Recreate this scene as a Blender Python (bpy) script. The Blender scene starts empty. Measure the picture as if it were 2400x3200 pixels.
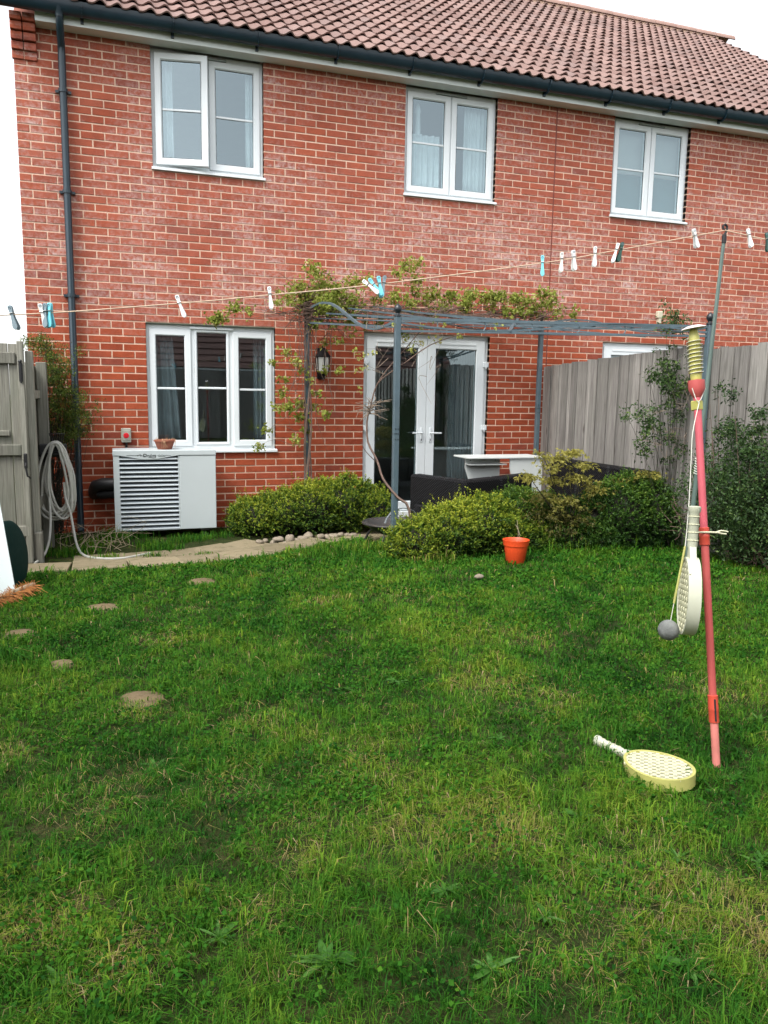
import bpy, math, random
import numpy as np
from mathutils import Vector, Matrix, noise as mnoise

random.seed(7)
RNG = np.random.default_rng(11)
scene = bpy.context.scene
COL = scene.collection
R_ = math.radians

# ---------------------------------------------------------------- camera
CAM = Vector((0.7284, -8.6993, 1.47828))
F_PX = 2474.247            # focal length in pixels of a 2400 x 3200 frame
def _basis(yaw, pitch, roll):
    cy, sy = math.cos(yaw), math.sin(yaw); cp, sp = math.cos(pitch), math.sin(pitch)
    f = Vector((-sy * cp, cy * cp, sp)); r = Vector((cy, sy, 0)); u = r.cross(f)
    cr, sr = math.cos(roll), math.sin(roll)
    return r * cr + u * sr, u * cr - r * sr, f
CR, CU, CF = _basis(R_(-19.19627), R_(-8.30166), R_(0.8814))
cam = bpy.data.cameras.new('camera'); camo = bpy.data.objects.new('camera', cam)
COL.objects.link(camo)
camo.matrix_world = Matrix(((CR.x, CU.x, -CF.x, CAM.x), (CR.y, CU.y, -CF.y, CAM.y), (CR.z, CU.z, -CF.z, CAM.z), (0, 0, 0, 1)))
cam.sensor_fit = 'VERTICAL'; cam.sensor_height = 36.0; cam.sensor_width = 27.0
cam.lens = F_PX / 3200 * 36.0
cam.clip_start = 0.05; cam.clip_end = 500
scene.camera = camo

# ---------------------------------------------------------------- sky, sun, exposure
SUN_EL, SUN_AZ = 55.0, 235.0     # bright overcast: high, very soft sun over the left shoulder
world = bpy.data.worlds.new('World'); scene.world = world; world.use_nodes = True
wn = world.node_tree.nodes; wl = world.node_tree.links
bgn = wn['Background']
skyn = wn.new('ShaderNodeTexSky'); skyn.sky_type = 'NISHITA'; skyn.sun_disc = False
skyn.sun_elevation = R_(SUN_EL); skyn.sun_rotation = R_(SUN_AZ)
skyn.air_density = 1.0; skyn.dust_density = 2.0; skyn.ozone_density = 1.0
hsv = wn.new('ShaderNodeHueSaturation'); hsv.inputs['Saturation'].default_value = 0.16
wl.new(skyn.outputs[0], hsv.inputs['Color']); wl.new(hsv.outputs[0], bgn.inputs[0])
bgn.inputs[1].default_value = 0.15
sun = bpy.data.lights.new('sun', 'SUN'); suno = bpy.data.objects.new('sun', sun); COL.objects.link(suno)
sun.energy = 1.4; sun.angle = R_(25); sun.color = (1.0, 0.97, 0.92)
# the lamp's direction is the sky's sun direction
_a = R_(SUN_AZ); _e = R_(SUN_EL)
_d = Vector((math.sin(_a) * math.cos(_e), math.cos(_a) * math.cos(_e), math.sin(_e)))
suno.rotation_euler = (-_d).to_track_quat('-Z', 'Y').to_euler(); suno.location = (0, 0, 20)
scene.view_settings.view_transform = 'Standard'; scene.view_settings.look = 'None'
scene.view_settings.gamma = 1.0; scene.view_settings.use_curve_mapping = False
scene.view_settings.exposure = 1.42
scene.cycles.max_bounces = 6; scene.cycles.transparent_max_bounces = 12
scene.cycles.use_denoising = True
scene.cycles.use_adaptive_sampling = True; scene.cycles.adaptive_threshold = 0.02

# ---------------------------------------------------------------- helpers
def ground(x, y):
    """lawn rises gently away from the house"""
    if y > -1.2: z = .03
    elif y > -6.4: z = .03 + (-1.2 - y) * .27 / 5.2
    else: z = .30
    return z
def groundn(x, y):
    return np.where(y > -1.2, .03, np.where(y > -6.4, .03 + (-1.2 - y) * .27 / 5.2, .30))
def ray(px, py):
    k = 2400 / 1659
    return CF + CR * ((px * k - 1200) / F_PX) - CU * ((py * k - 1600) / F_PX)
def at(px, py, Y):
    """point of the vertical plane y=Y under a position measured on the photograph"""
    d = ray(px, py); return CAM + d * ((Y - CAM.y) / d.y)
def gat(px, py):
    d = ray(px, py); t = 1.0
    while t < 16:
        p = CAM + d * t
        if p.z <= ground(p.x, p.y): return p
        t += .004
    return p

def link(o, parent=None):
    COL.objects.link(o)
    if parent is not None:
        o.parent = parent
        q = parent; M = Matrix.Identity(4)
        chain = []
        while q is not None: chain.append(q); q = q.parent
        for q in reversed(chain): M = M @ q.matrix_parent_inverse @ q.matrix_basis
        o.matrix_parent_inverse = M.inverted()
    return o
def tag(o, label=None, cat=None, group=None, kind=None):
    if label: o['label'] = label
    if cat: o['category'] = cat
    if group: o['group'] = group
    if kind: o['kind'] = kind
    return o
def thing(name, loc, label, cat, group=None):
    o = bpy.data.objects.new(name, None); o.empty_display_size = .1
    o.location = loc; COL.objects.link(o)
    return tag(o, label, cat, group)
def copy_tree(o, parent=None):
    c = o.copy(); COL.objects.link(c); c.parent = parent
    for ch in list(o.children): copy_tree(ch, c)
    return c

class MB:
    def __init__(s): s.v = []; s.f = []
    def add(s, vs, fs):
        n = len(s.v); s.v += [tuple(p) for p in vs]; s.f += [tuple(i + n for i in f) for f in fs]; return s
    def box(s, x0, x1, y0, y1, z0, z1, M=None):
        vs = [(x0,y0,z0),(x1,y0,z0),(x1,y1,z0),(x0,y1,z0),(x0,y0,z1),(x1,y0,z1),(x1,y1,z1),(x0,y1,z1)]
        if M is not None: vs = [M @ Vector(p) for p in vs]
        return s.add(vs, [(0,3,2,1),(4,5,6,7),(0,1,5,4),(1,2,6,5),(2,3,7,6),(3,0,4,7)])
    def cbox(s, x0, x1, y0, y1, z0, z1, c, M=None):
        """box with chamfered edges"""
        c = min(c, (x1-x0)*.45, (y1-y0)*.45, (z1-z0)*.45)
        vs = []; idx = {}
        for i, x in enumerate((x0, x1)):
            for j, y in enumerate((y0, y1)):
                for k, z in enumerate((z0, z1)):
                    sx, sy, sz = (1, -1)[i], (1, -1)[j], (1, -1)[k]
                    for a, p in enumerate(((x, y+sy*c, z+sz*c), (x+sx*c, y, z+sz*c), (x+sx*c, y+sy*c, z))):
                        idx[i,j,k,a] = len(vs); vs.append(p)
        fs = []
        I = lambda i,j,k,a: idx[i,j,k,a]
        for i in (0, 1):
            q = [I(i,0,0,0), I(i,1,0,0), I(i,1,1,0), I(i,0,1,0)]; fs.append(q[::-1] if i == 0 else q)
            q = [I(0,i,0,1), I(1,i,0,1), I(1,i,1,1), I(0,i,1,1)]; fs.append(q if i == 0 else q[::-1])
            q = [I(0,0,i,2), I(1,0,i,2), I(1,1,i,2), I(0,1,i,2)]; fs.append(q[::-1] if i == 0 else q)
        for j in (0, 1):
            for k in (0, 1):
                q = [I(0,j,k,1), I(1,j,k,1), I(1,j,k,2), I(0,j,k,2)]; fs.append(q if (j == k) == False else q[::-1])
                q = [I(j,0,k,0), I(j,1,k,0), I(j,1,k,2), I(j,0,k,2)]; fs.append(q if (j == k) else q[::-1])
                q = [I(j,k,0,0), I(j,k,1,0), I(j,k,1,1), I(j,k,0,1)]; fs.append(q if (j == k) == False else q[::-1])
        for i in (0, 1):
            for j in (0, 1):
                for k in (0, 1):
                    q = [I(i,j,k,0), I(i,j,k,1), I(i,j,k,2)]
                    fs.append(q if (i + j + k) % 2 == 1 else q[::-1])
        if M is not None: vs = [M @ Vector(p) for p in vs]
        return s.add(vs, fs)
    def tube(s, pts, r, n=8, cap=True):
        pts = [Vector(p) for p in pts]; m = len(pts)
        rs = [r] * m if not isinstance(r, (list, tuple)) else list(r)
        prev = None; vs = []; fs = []
        for i, p in enumerate(pts):
            t = (pts[min(i+1, m-1)] - pts[max(i-1, 0)])
            t = t.normalized() if t.length > 1e-9 else Vector((0,0,1))
            if prev is None:
                a = Vector((0,0,1)) if abs(t.z) < .9 else Vector((1,0,0))
                e1 = t.cross(a).normalized()
            else:
                e1 = prev - t * prev.dot(t)
                e1 = e1.normalized() if e1.length > 1e-6 else t.orthogonal().normalized()
            prev = e1; e2 = t.cross(e1)
            for k in range(n):
                a = 2 * math.pi * k / n
                vs.append(p + (e1 * math.cos(a) + e2 * math.sin(a)) * rs[i])
        for i in range(m - 1):
            for k in range(n):
                k2 = (k + 1) % n
                fs.append((i*n+k, i*n+k2, (i+1)*n+k2, (i+1)*n+k))
        if cap:
            fs.append(tuple(range(n - 1, -1, -1))); fs.append(tuple((m-1)*n + k for k in range(n)))
        return s.add(vs, fs)
    def bar(s, a, b, w, h, up=(0,0,1)):
        """square bar between two points"""
        a = Vector(a); b = Vector(b); t = (b - a).normalized(); up = Vector(up)
        e1 = t.cross(up)
        e1 = e1.normalized() if e1.length > 1e-6 else Vector((1,0,0))
        e2 = e1.cross(t)
        vs = []
        for p in (a, b):
            for sx, sy in ((-1,-1),(1,-1),(1,1),(-1,1)):
                vs.append(p + e1*(sx*w/2) + e2*(sy*h/2))
        return s.add(vs, [(3,2,1,0),(4,5,6,7),(0,1,5,4),(1,2,6,5),(2,3,7,6),(3,0,4,7)])
    def ribbon(s, pts, w, h):
        for a, b in zip(pts[:-1], pts[1:]): s.bar(a, b, w, h)
        return s
    def lathe(s, prof, n=20, c=(0,0,0), M=None):
        vs = []; fs = []; m = len(prof)
        for r, z in prof:
            for k in range(n):
                a = 2*math.pi*k/n
                p = Vector((r*math.cos(a), r*math.sin(a), z))
                if M is not None: p = M @ p
                vs.append(p + Vector(c))
        for i in range(m-1):
            for k in range(n):
                k2 = (k+1) % n
                fs.append((i*n+k, i*n+k2, (i+1)*n+k2, (i+1)*n+k))
        if prof[0][0] > 1e-5: fs.append(tuple(range(n-1,-1,-1)))
        if prof[-1][0] > 1e-5: fs.append(tuple((m-1)*n+k for k in range(n)))
        return s.add(vs, fs)
    def prism(s, poly, d, M):
        """2-D outline in local xy extruded from z=0 to z=d, placed by M"""
        n = len(poly)
        vs = [M @ Vector((x, y, 0)) for x, y in poly] + [M @ Vector((x, y, d)) for x, y in poly]
        fs = [tuple(range(n-1,-1,-1)), tuple(range(n, 2*n))]
        for i in range(n):
            j = (i+1) % n; fs.append((i, j, n+j, n+i))
        return s.add(vs, fs)
    def blob(s, c, r, n=10, m=7, jit=.12, seed=0):
        rd = random.Random(seed); vs = []; fs = []
        ph = [rd.uniform(0, 6.28) for _ in range(6)]
        for i in range(m+1):
            th = math.pi*i/m
            for k in range(n):
                a = 2*math.pi*k/n
                q = 1 + jit*(math.sin(2*a+ph[0]+th)*.5+math.sin(3*a+ph[1]-2*th)*.35+math.cos(3*th+ph[2])*.4)
                vs.append((c[0]+r[0]*q*math.sin(th)*math.cos(a), c[1]+r[1]*q*math.sin(th)*math.sin(a), c[2]+r[2]*q*math.cos(th)))
        for i in range(m):
            for k in range(n):
                k2 = (k+1) % n; fs.append((i*n+k, (i+1)*n+k, (i+1)*n+k2, i*n+k2))
        return s.add(vs, fs)
    def mesh(s, name):
        me = bpy.data.meshes.new(name); me.from_pydata([tuple(v) for v in s.v], [], s.f); me.update(); return me
    def build(s, name, m, parent=None, smooth=False, bevel=0, segs=2):
        me = s.mesh(name); me.materials.append(m)
        o = bpy.data.objects.new(name, me); link(o, parent)
        if smooth:
            me.polygons.foreach_set('use_smooth', [True]*len(me.polygons))
            md = o.modifiers.new('es', 'EDGE_SPLIT'); md.split_angle = R_(40)
        if bevel:
            b = o.modifiers.new('bv', 'BEVEL'); b.width = bevel; b.segments = segs; b.limit_method = 'ANGLE'
            b.angle_limit = R_(40)
        return o

def npmesh(name, V, F, mat, parent=None, attrs=None, smooth=False):
    """mesh object from numpy arrays; attrs are per-vertex floats"""
    me = bpy.data.meshes.new(name); V = np.asarray(V, np.float32); F = np.asarray(F, np.int32)
    me.vertices.add(len(V)); me.vertices.foreach_set('co', V.ravel())
    k = F.shape[1]; me.loops.add(F.size); me.loops.foreach_set('vertex_index', F.ravel())
    me.polygons.add(len(F)); me.polygons.foreach_set('loop_start', np.arange(0, F.size, k, dtype=np.int32))
    if smooth: me.polygons.foreach_set('use_smooth', np.ones(len(F), bool))
    me.update(calc_edges=True)
    for n, a in (attrs or {}).items():
        at_ = me.attributes.new(n, 'FLOAT', 'POINT'); at_.data.foreach_set('value', np.asarray(a, np.float32))
    me.materials.append(mat)
    o = bpy.data.objects.new(name, me); return link(o, parent)

def unit(a): return a / np.maximum(np.linalg.norm(a, axis=1, keepdims=True), 1e-9)
def leaf_arrays(P, D, L, W, h, rng, fold=.25, droop=0.0):
    """folded diamond leaves: P base points, D directions, L lengths, W widths, h attribute"""
    n = len(P); D = unit(D)
    rnd = unit(rng.normal(size=(n, 3))); S = unit(np.cross(D, rnd)); U = np.cross(S, D)
    L = np.broadcast_to(L, n)[:, None]; W = np.broadcast_to(W, n)[:, None]
    base = P; tip = P + D * L + np.array([0, 0, -1.0]) * L * droop
    mid = P + D * L * .48
    l = mid + S * W * .5 + U * W * fold; r = mid - S * W * .5 + U * W * fold
    V = np.stack([base, l, tip, r], 1).reshape(-1, 3)
    i = np.arange(n)[:, None] * 4
    F = np.concatenate([i + [0, 2, 1], i + [0, 3, 2]], 0)
    return V, F, np.repeat(h, 4)

_WA = np.random.default_rng(5)
def wav(x, y, s, seed=0, oct=7):
    """smooth pseudo-noise in about -1..1 on the plane; s = feature size in metres"""
    r = np.random.default_rng(100 + seed); o = 0
    for k in range(oct):
        a = r.uniform(0, 2*math.pi); f = 2*math.pi / s * r.uniform(.55, 1.6); p = r.uniform(0, 6.28); q = r.uniform(0, 6.28)
        o = o + np.sin((x*math.cos(a) + y*math.sin(a))*f + p + 1.3*np.sin((y*math.cos(a) - x*math.sin(a))*f*.7 + q))
    return o / oct * 1.7

# ---------------------------------------------------------------- materials
class NT:
    def __init__(s, name):
        s.m = bpy.data.materials.new(name); s.m.use_nodes = True
        s.t = s.m.node_tree; s.n = s.t.nodes; s.l = s.t.links
        s.b = s.n['Principled BSDF']; s.out = s.n['Material Output']
    def add(s, typ, ins=None, **props):
        n = s.n.new('ShaderNode' + typ)
        for k, v in props.items(): setattr(n, k, v)
        for k, v in (ins or {}).items():
            if isinstance(v, bpy.types.NodeSocket): s.l.new(v, n.inputs[k])
            else: n.inputs[k].default_value = v
        return n
    def math(s, op, a, b=0.0, c=0.0, clamp=False):
        return s.add('Math', {0: a, 1: b, 2: c}, operation=op, use_clamp=clamp).outputs[0]
    def mix(s, f, a, b, mode='MIX'):
        c = lambda v: (*v, 1) if isinstance(v, tuple) and len(v) == 3 else v
        n = s.add('Mix', data_type='RGBA', blend_type=mode)
        for k, v in ((0, f), (6, c(a)), (7, c(b))):
            if isinstance(v, bpy.types.NodeSocket): s.l.new(v, n.inputs[k])
            else: n.inputs[k].default_value = v
        return n.outputs[2]
    def ramp(s, f, stops, interp='LINEAR'):
        n = s.add('ValToRGB', {0: f}); cr = n.color_ramp; cr.interpolation = interp
        while len(cr.elements) < len(stops): cr.elements.new(.5)
        for e, (p, c) in zip(cr.elements, stops):
            e.position = p; e.color = (*c, 1) if isinstance(c, tuple) else (c, c, c, 1)
        return n.outputs[0]
    def noise(s, scale, vec=None, detail=4, rough=.55, dist=0):
        i = {'Scale': scale, 'Detail': detail, 'Roughness': rough, 'Distortion': dist}
        if vec is not None: i['Vector'] = vec
        return s.add('TexNoise', i).outputs[0]
    def set(s, **k):
        for a, v in k.items():
            a = a.replace('_', ' ')
            if isinstance(v, bpy.types.NodeSocket): s.l.new(v, s.b.inputs[a])
            elif isinstance(v, tuple) and len(v) == 3: s.b.inputs[a].default_value = (*v, 1)
            else: s.b.inputs[a].default_value = v
        return s
    def bump(s, h, strength=.3, dist=.01):
        n = s.add('Bump', {'Strength': strength, 'Distance': dist, 'Height': h}); s.l.new(n.outputs[0], s.b.inputs['Normal']); return s
    def pos(s): return s.add('NewGeometry').outputs['Position']
    def obj(s): return s.add('TexCoord').outputs['Object']
    def rnd(s): return s.add('ObjectInfo').outputs['Random']
    def attr(s, n): return s.add('Attribute', attribute_name=n).outputs['Fac']

MAT = {}
def simple(name, col, rough=.5, var=.12, scale=8, bump=0, bscale=60, metallic=0, spec=.5, dirt=0, dirtcol=(.12,.11,.09)):
    t = NT(name); p = t.obj()
    n = t.noise(scale, p); v = t.ramp(n, [(.25, 1 - var), (.75, 1 + var)])
    c = t.mix(1.0, col, v, 'MULTIPLY')
    if dirt:
        d = t.ramp(t.noise(scale * .6, p, 6, .65, .6), [(.48, 0.0), (.72, 1.0)])
        c = t.mix(t.math('MULTIPLY', d, dirt), c, dirtcol)
    rr = t.math('ADD', t.math('MULTIPLY', t.noise(scale * 3, p), .18), rough - .09)
    t.set(Base_Color=c, Roughness=rr, Metallic=metallic)
    t.b.inputs['Specular IOR Level'].default_value = spec
    if bump: t.bump(t.noise(bscale, p, 5), bump, .004)
    MAT[name] = t.m; return t.m

def brick_material():
    t = NT('brick_red'); P = t.pos(); sp = t.add('SeparateXYZ', {0: P})
    x = t.math('ADD', sp.outputs[0], sp.outputs[1]); z = sp.outputs[2]
    row = t.math('FLOOR', t.math('DIVIDE', t.math('SUBTRACT', z, .025), .075))
    par = t.math('MODULO', row, 2.0)
    u = t.math('DIVIDE', t.math('ADD', x, t.math('MULTIPLY', t.math('SUBTRACT', par, 1.0), .1125)), .225)
    col = t.math('FLOOR', u)
    cv = t.add('CombineXYZ', {0: col, 1: row, 2: 3.0})
    wn_ = t.add('TexWhiteNoise', {'Vector': cv.outputs[0]}, noise_dimensions='3D')
    rv = wn_.outputs[0]
    base = t.ramp(rv, [(0, (.262, .050, .022)), (.35, (.305, .061, .026)), (.7, (.340, .073, .032)), (.93, (.295, .064, .033)), (1, (.225, .051, .031))])
    # kiln shading along each brick and fine speckle
    n1 = t.noise(9, P, 5, .6)
    base = t.mix(1.0, base, t.ramp(n1, [(.25, .78), (.75, 1.2)]), 'MULTIPLY')
    n2 = t.noise(110, P, 4, .7)
    base = t.mix(1.0, base, t.ramp(n2, [(.3, .86), (.7, 1.12)]), 'MULTIPLY')
    # whitish salts: mostly on the upper half of the wall, brick by brick and along lower edges; bright-sky haze painted over them
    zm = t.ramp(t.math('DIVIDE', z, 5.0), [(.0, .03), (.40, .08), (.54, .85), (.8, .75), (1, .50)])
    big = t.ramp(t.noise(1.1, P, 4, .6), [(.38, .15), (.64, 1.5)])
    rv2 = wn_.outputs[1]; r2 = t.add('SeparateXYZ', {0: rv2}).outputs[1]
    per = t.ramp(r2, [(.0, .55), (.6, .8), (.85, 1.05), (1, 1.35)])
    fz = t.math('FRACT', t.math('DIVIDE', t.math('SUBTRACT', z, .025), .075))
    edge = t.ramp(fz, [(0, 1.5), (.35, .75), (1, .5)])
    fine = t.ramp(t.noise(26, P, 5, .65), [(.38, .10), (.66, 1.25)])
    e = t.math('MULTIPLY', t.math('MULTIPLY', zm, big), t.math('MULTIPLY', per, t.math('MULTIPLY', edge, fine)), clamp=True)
    haze_veil = t.math('MULTIPLY', zm, .15)  # smooth pale haze of the bright sky, put into the brick colour
    e = t.math('MAXIMUM', e, t.math('MULTIPLY', haze_veil, t.ramp(t.noise(2.3, P, 3), [(.3, .55), (.7, 1.15)])), clamp=True)
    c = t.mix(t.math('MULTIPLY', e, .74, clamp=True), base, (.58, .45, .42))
    t.set(Base_Color=c, Roughness=.9); t.b.inputs['Specular IOR Level'].default_value = .1
    h = t.math('ADD', t.noise(240, P, 4, .7), t.math('MULTIPLY', t.noise(40, P, 4), 1.2))
    t.bump(h, .55, .004); MAT['brick'] = t.m
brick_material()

def mortar_material():
    t = NT('mortar'); P = t.pos()
    c = t.mix(t.noise(3.0, P, 5, .6), (.62, .42, .31), (.72, .53, .41))
    c = t.mix(1.0, c, t.ramp(t.noise(90, P, 4, .7), [(.3, .82), (.7, 1.1)]), 'MULTIPLY')
    t.set(Base_Color=c, Roughness=.95); t.b.inputs['Specular IOR Level'].default_value = .1
    t.bump(t.noise(180, P, 4, .7), .6, .004); MAT['mortar'] = t.m
mortar_material()

def tile_material():
    t = NT('clay_tile'); P = t.pos()
    r = t.rnd()
    h = t.attr('rnd'); q = t.math('FRACT', t.math('ADD', r, h))
    c = t.ramp(q, [(0, (.175, .105, .090)), (.3, (.205, .129, .111)), (.7, (.238, .154, .134)), (.92, (.205, .138, .124)), (1, (.165, .106, .094))])
    big = t.ramp(t.noise(.8, P, 5, .6), [(.3, .82), (.7, 1.12)])
    c = t.mix(1.0, c, big, 'MULTIPLY')
    lich = t.ramp(t.noise(14, P, 6, .7), [(.52, 0.0), (.72, .7)])
    c = t.mix(t.math('MULTIPLY', lich, .35), c, (.30, .27, .25))
    t.set(Base_Color=c, Roughness=.8); t.b.inputs['Specular IOR Level'].default_value = .3
    t.bump(t.noise(120, P, 4), .3, .003); MAT['tile'] = t.m
tile_material()

def wood_material(name, a, b, green=.0):
    t = NT(name); p = t.obj(); r = t.rnd()
    off = t.add('CombineXYZ', {0: t.math('MULTIPLY', r, 37.0), 1: t.math('MULTIPLY', r, 11.0), 2: t.math('MULTIPLY', r, 23.0)}).outputs[0]
    v = t.add('VectorMath', {0: p, 1: off}, operation='ADD').outputs[0]
    mp = t.add('Mapping', {'Vector': v, 'Scale': (26, 26, 1.3)}).outputs[0]
    g1 = t.noise(1.6, mp, 6, .62, 1.2)
    mp2 = t.add('Mapping', {'Vector': v, 'Scale': (110, 110, 3.0)}).outputs[0]
    g2 = t.noise(1.0, mp2, 4, .6)
    c = t.ramp(g1, [(.25, a), (.5, tuple((x+y)/2 for x, y in zip(a, b))), (.75, b)])
    c = t.mix(1.0, c, t.ramp(g2, [(.3, .72), (.65, 1.12)]), 'MULTIPLY')
    c = t.mix(1.0, c, t.ramp(r, [(0, .66), (1, 1.2)]), 'MULTIPLY')
    # knots
    kv = t.add('Mapping', {'Vector': v, 'Scale': (7, 7, 1.6)}).outputs[0]
    vo = t.add('TexVoronoi', {'Vector': kv, 'Scale': 1.0}, feature='F1').outputs['Distance']
    k = t.ramp(vo, [(.03, 1.0), (.11, 0.0)])
    c = t.mix(t.math('MULTIPLY', k, .75), c, (.06, .045, .035))
    if green:
        gm = t.ramp(t.noise(2.2, v, 5, .6), [(.45, 0.0), (.75, 1.0)])
        c = t.mix(t.math('MULTIPLY', gm, green), c, (.12, .15, .10))
    t.set(Base_Color=c, Roughness=.85); t.b.inputs['Specular IOR Level'].default_value = .2
    t.bump(t.math('ADD', g1, t.math('MULTIPLY', g2, .6)), .5, .004); MAT[name] = t.m
wood_material('fence_wood', (.155, .143, .130), (.345, .325, .30), .12)
wood_material('gate_wood', (.17, .165, .135), (.31, .30, .255), .3)

def glass_material():
    t = NT('window_glass')
    # reflect on the outer skin only, so the thin pane does not act as a prism
    fr = t.math('MULTIPLY', t.add('Fresnel', {'IOR': 2.6}).outputs[0], t.math('SUBTRACT', 1.0, t.add('NewGeometry').outputs['Backfacing']))
    gl = t.add('BsdfGlossy', {'Color': (.78, .94, 1.0, 1), 'Roughness': .0})
    wob = t.noise(1.3, t.pos(), 2); bp = t.add('Bump', {'Strength': .02, 'Distance': .03, 'Height': wob})
    t.l.new(bp.outputs[0], gl.inputs['Normal'])
    tr = t.add('BsdfTransparent', {'Color': (.80, .86, .87, 1)})
    mx = t.add('MixShader', {0: fr, 1: tr.outputs[0], 2: gl.outputs[0]})
    t.l.new(mx.outputs[0], t.out.inputs['Surface']); MAT['glass'] = t.m
glass_material()

def leaf_material(name, stops, trans=.3, rough=.5, spec=.35):
    """colour from the per-leaf attribute h"""
    t = NT(name); h = t.attr('h')
    c = t.ramp(h, stops)
    c = t.mix(1.0, c, t.ramp(t.noise(35, t.pos(), 2), [(.3, .85), (.7, 1.15)]), 'MULTIPLY')
    t.set(Base_Color=c, Roughness=rough); t.b.inputs['Specular IOR Level'].default_value = spec
    tl = t.add('BsdfTranslucent', {'Color': c})
    mx = t.add('MixShader', {0: trans, 1: t.b.outputs[0], 2: tl.outputs[0]})
    t.l.new(mx.outputs[0], t.out.inputs['Surface']); MAT[name] = t.m

leaf_material('grass_blade', [(0, (.010, .054, .008)), (.22, (.028, .118, .010)), (.45, (.068, .175, .014)), (.62, (.165, .268, .022)), (.76, (.230, .235, .050)), (.9, (.30, .225, .095)), (1, (.38, .30, .17))], .34, .65, .08)
leaf_material('weed_leaf', [(0, (.024, .090, .014)), (.5, (.050, .140, .018)), (1, (.12, .22, .07))], .25, .5, .25)
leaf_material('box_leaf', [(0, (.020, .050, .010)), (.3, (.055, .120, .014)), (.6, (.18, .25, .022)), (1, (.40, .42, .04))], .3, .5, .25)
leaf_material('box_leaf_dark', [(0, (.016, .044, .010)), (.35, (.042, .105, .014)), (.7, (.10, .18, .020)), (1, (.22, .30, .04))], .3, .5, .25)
leaf_material('vine_leaf', [(0, (.10, .14, .02)), (.4, (.22, .27, .04)), (.75, (.36, .40, .09)), (1, (.48, .44, .18))], .4, .55, .2)
leaf_material('maple_leaf', [(0, (.040, .045, .012)), (.35, (.11, .105, .022)), (.7, (.21, .20, .035)), (1, (.34, .31, .065))], .35, .55)
leaf_material('shrub_leaf', [(0, (.014, .034, .012)), (.5, (.034, .072, .020)), (.85, (.075, .135, .034)), (1, (.16, .24, .06))], .25, .5, .25)
leaf_material('broom_leaf', [(0, (.026, .050, .010)), (.5, (.080, .125, .020)), (1, (.24, .28, .045))], .3, .55, .2)

def soil_material():
    t = NT('lawn_soil'); P = t.pos()
    c = t.ramp(t.noise(7, P, 6, .65), [(.3, (.018, .032, .008)), (.55, (.038, .048, .014)), (.8, (.11, .086, .040))])
    c = t.mix(1.0, c, t.ramp(t.noise(120, P, 4, .7), [(.3, .55), (.7, 1.3)]), 'MULTIPLY')
    t.set(Base_Color=c, Roughness=.95); t.b.inputs['Specular IOR Level'].default_value = .1
    t.bump(t.noise(70, P, 5, .7), .9, .02); MAT['soil'] = t.m
soil_material()

def slab_material(name, a, b, moss):
    t = NT(name); P = t.pos(); r = t.rnd()
    c = t.mix(t.noise(6, P, 5, .65), a, b)
    c = t.mix(1.0, c, t.ramp(r, [(0, .85), (1, 1.12)]), 'MULTIPLY')
    m = t.ramp(t.noise(9, P, 6, .7), [(.5, 0.0), (.7, 1.0)])
    c = t.mix(t.math('MULTIPLY', m, moss), c, (.07, .075, .035))
    c = t.mix(1.0, c, t.ramp(t.noise(140, P, 4, .7), [(.3, .8), (.7, 1.15)]), 'MULTIPLY')
    t.set(Base_Color=c, Roughness=.9); t.b.inputs['Specular IOR Level'].default_value = .2
    t.bump(t.noise(60, P, 5, .7), .5, .006); MAT[name] = t.m
slab_material('slab', (.17, .14, .085), (.27, .225, .145), .6)
slab_material('step_stone', (.11, .08, .045), (.20, .15, .085), .6)
slab_material('pebble', (.17, .14, .105), (.34, .285, .22), .25)

simple('upvc', (.66, .70, .715), .32, .02, 5, spec=.5, dirt=.06, dirtcol=(.45,.45,.42))
simple('upvc_dull', (.66, .71, .69), .45, .04, 5, dirt=.1, dirtcol=(.4,.42,.38))
simple('gutter_black', (.010, .026, .038), .35, .2, 6)
simple('seal', (.02, .022, .024), .6)
simple('sealant_red', (.17, .040, .026), .7, .1, 12)
simple('trickle', (.30, .33, .33), .4)
simple('room_wall', (.42, .40, .36), .9, .05)
simple('room_dark', (.05, .05, .05), .9, .1)
simple('curtain_white', (.70, .72, .72), .9, .08, 10)
simple('curtain_grey', (.20, .22, .23), .9, .1, 10)
simple('blind_teal', (.10, .17, .17), .8, .08)
simple('blind_cream', (.46, .45, .43), .8, .05)
simple('pergola_metal', (.072, .108, .128), .42, .18, 9, bump=.15, bscale=40, metallic=.0, dirt=.25, dirtcol=(.12,.14,.13))
simple('finial_black', (.014, .018, .022), .35, .2)
simple('lantern_black', (.006, .006, .007), .6, .2, spec=.2)
simple('lantern_glass', (.62, .62, .58), .25, .06)
simple('pump_grey', (.47, .52, .53), .42, .025, 4, dirt=.06, dirtcol=(.35,.36,.34))
simple('pump_slat', (.58, .64, .67), .4, .02, 4)
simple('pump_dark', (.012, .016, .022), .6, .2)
simple('pump_mark', (.012, .014, .014), .5)
simple('terracotta', (.27, .085, .05), .8, .15, 14, bump=.2, bscale=90)
simple('dead_stem', (.40, .24, .14), .9, .25, 20)
simple('dry_stick', (.30, .24, .16), .9, .25, 20)
simple('switch_grey', (.36, .36, .30), .5, .08, 12, dirt=.25)
simple('switch_red', (.62, .012, .025), .35, .06)
simple('hose_grey', (.42, .42, .38), .5, .12, 14, dirt=.3, dirtcol=(.16,.17,.12))
simple('black_plastic', (.012, .012, .013), .5, .2)
simple('rattan', (.016, .016, .018), .45, .35, 30)
simple('desk_white', (.60, .63, .61), .45, .03, 5, dirt=.05)
simple('pot_orange', (.74, .075, .018), .45, .08, 12, dirt=.12, dirtcol=(.3,.06,.02))
simple('iron_dark', (.035, .033, .032), .55, .3, 14, dirt=.4, dirtcol=(.09,.055,.035))
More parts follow.
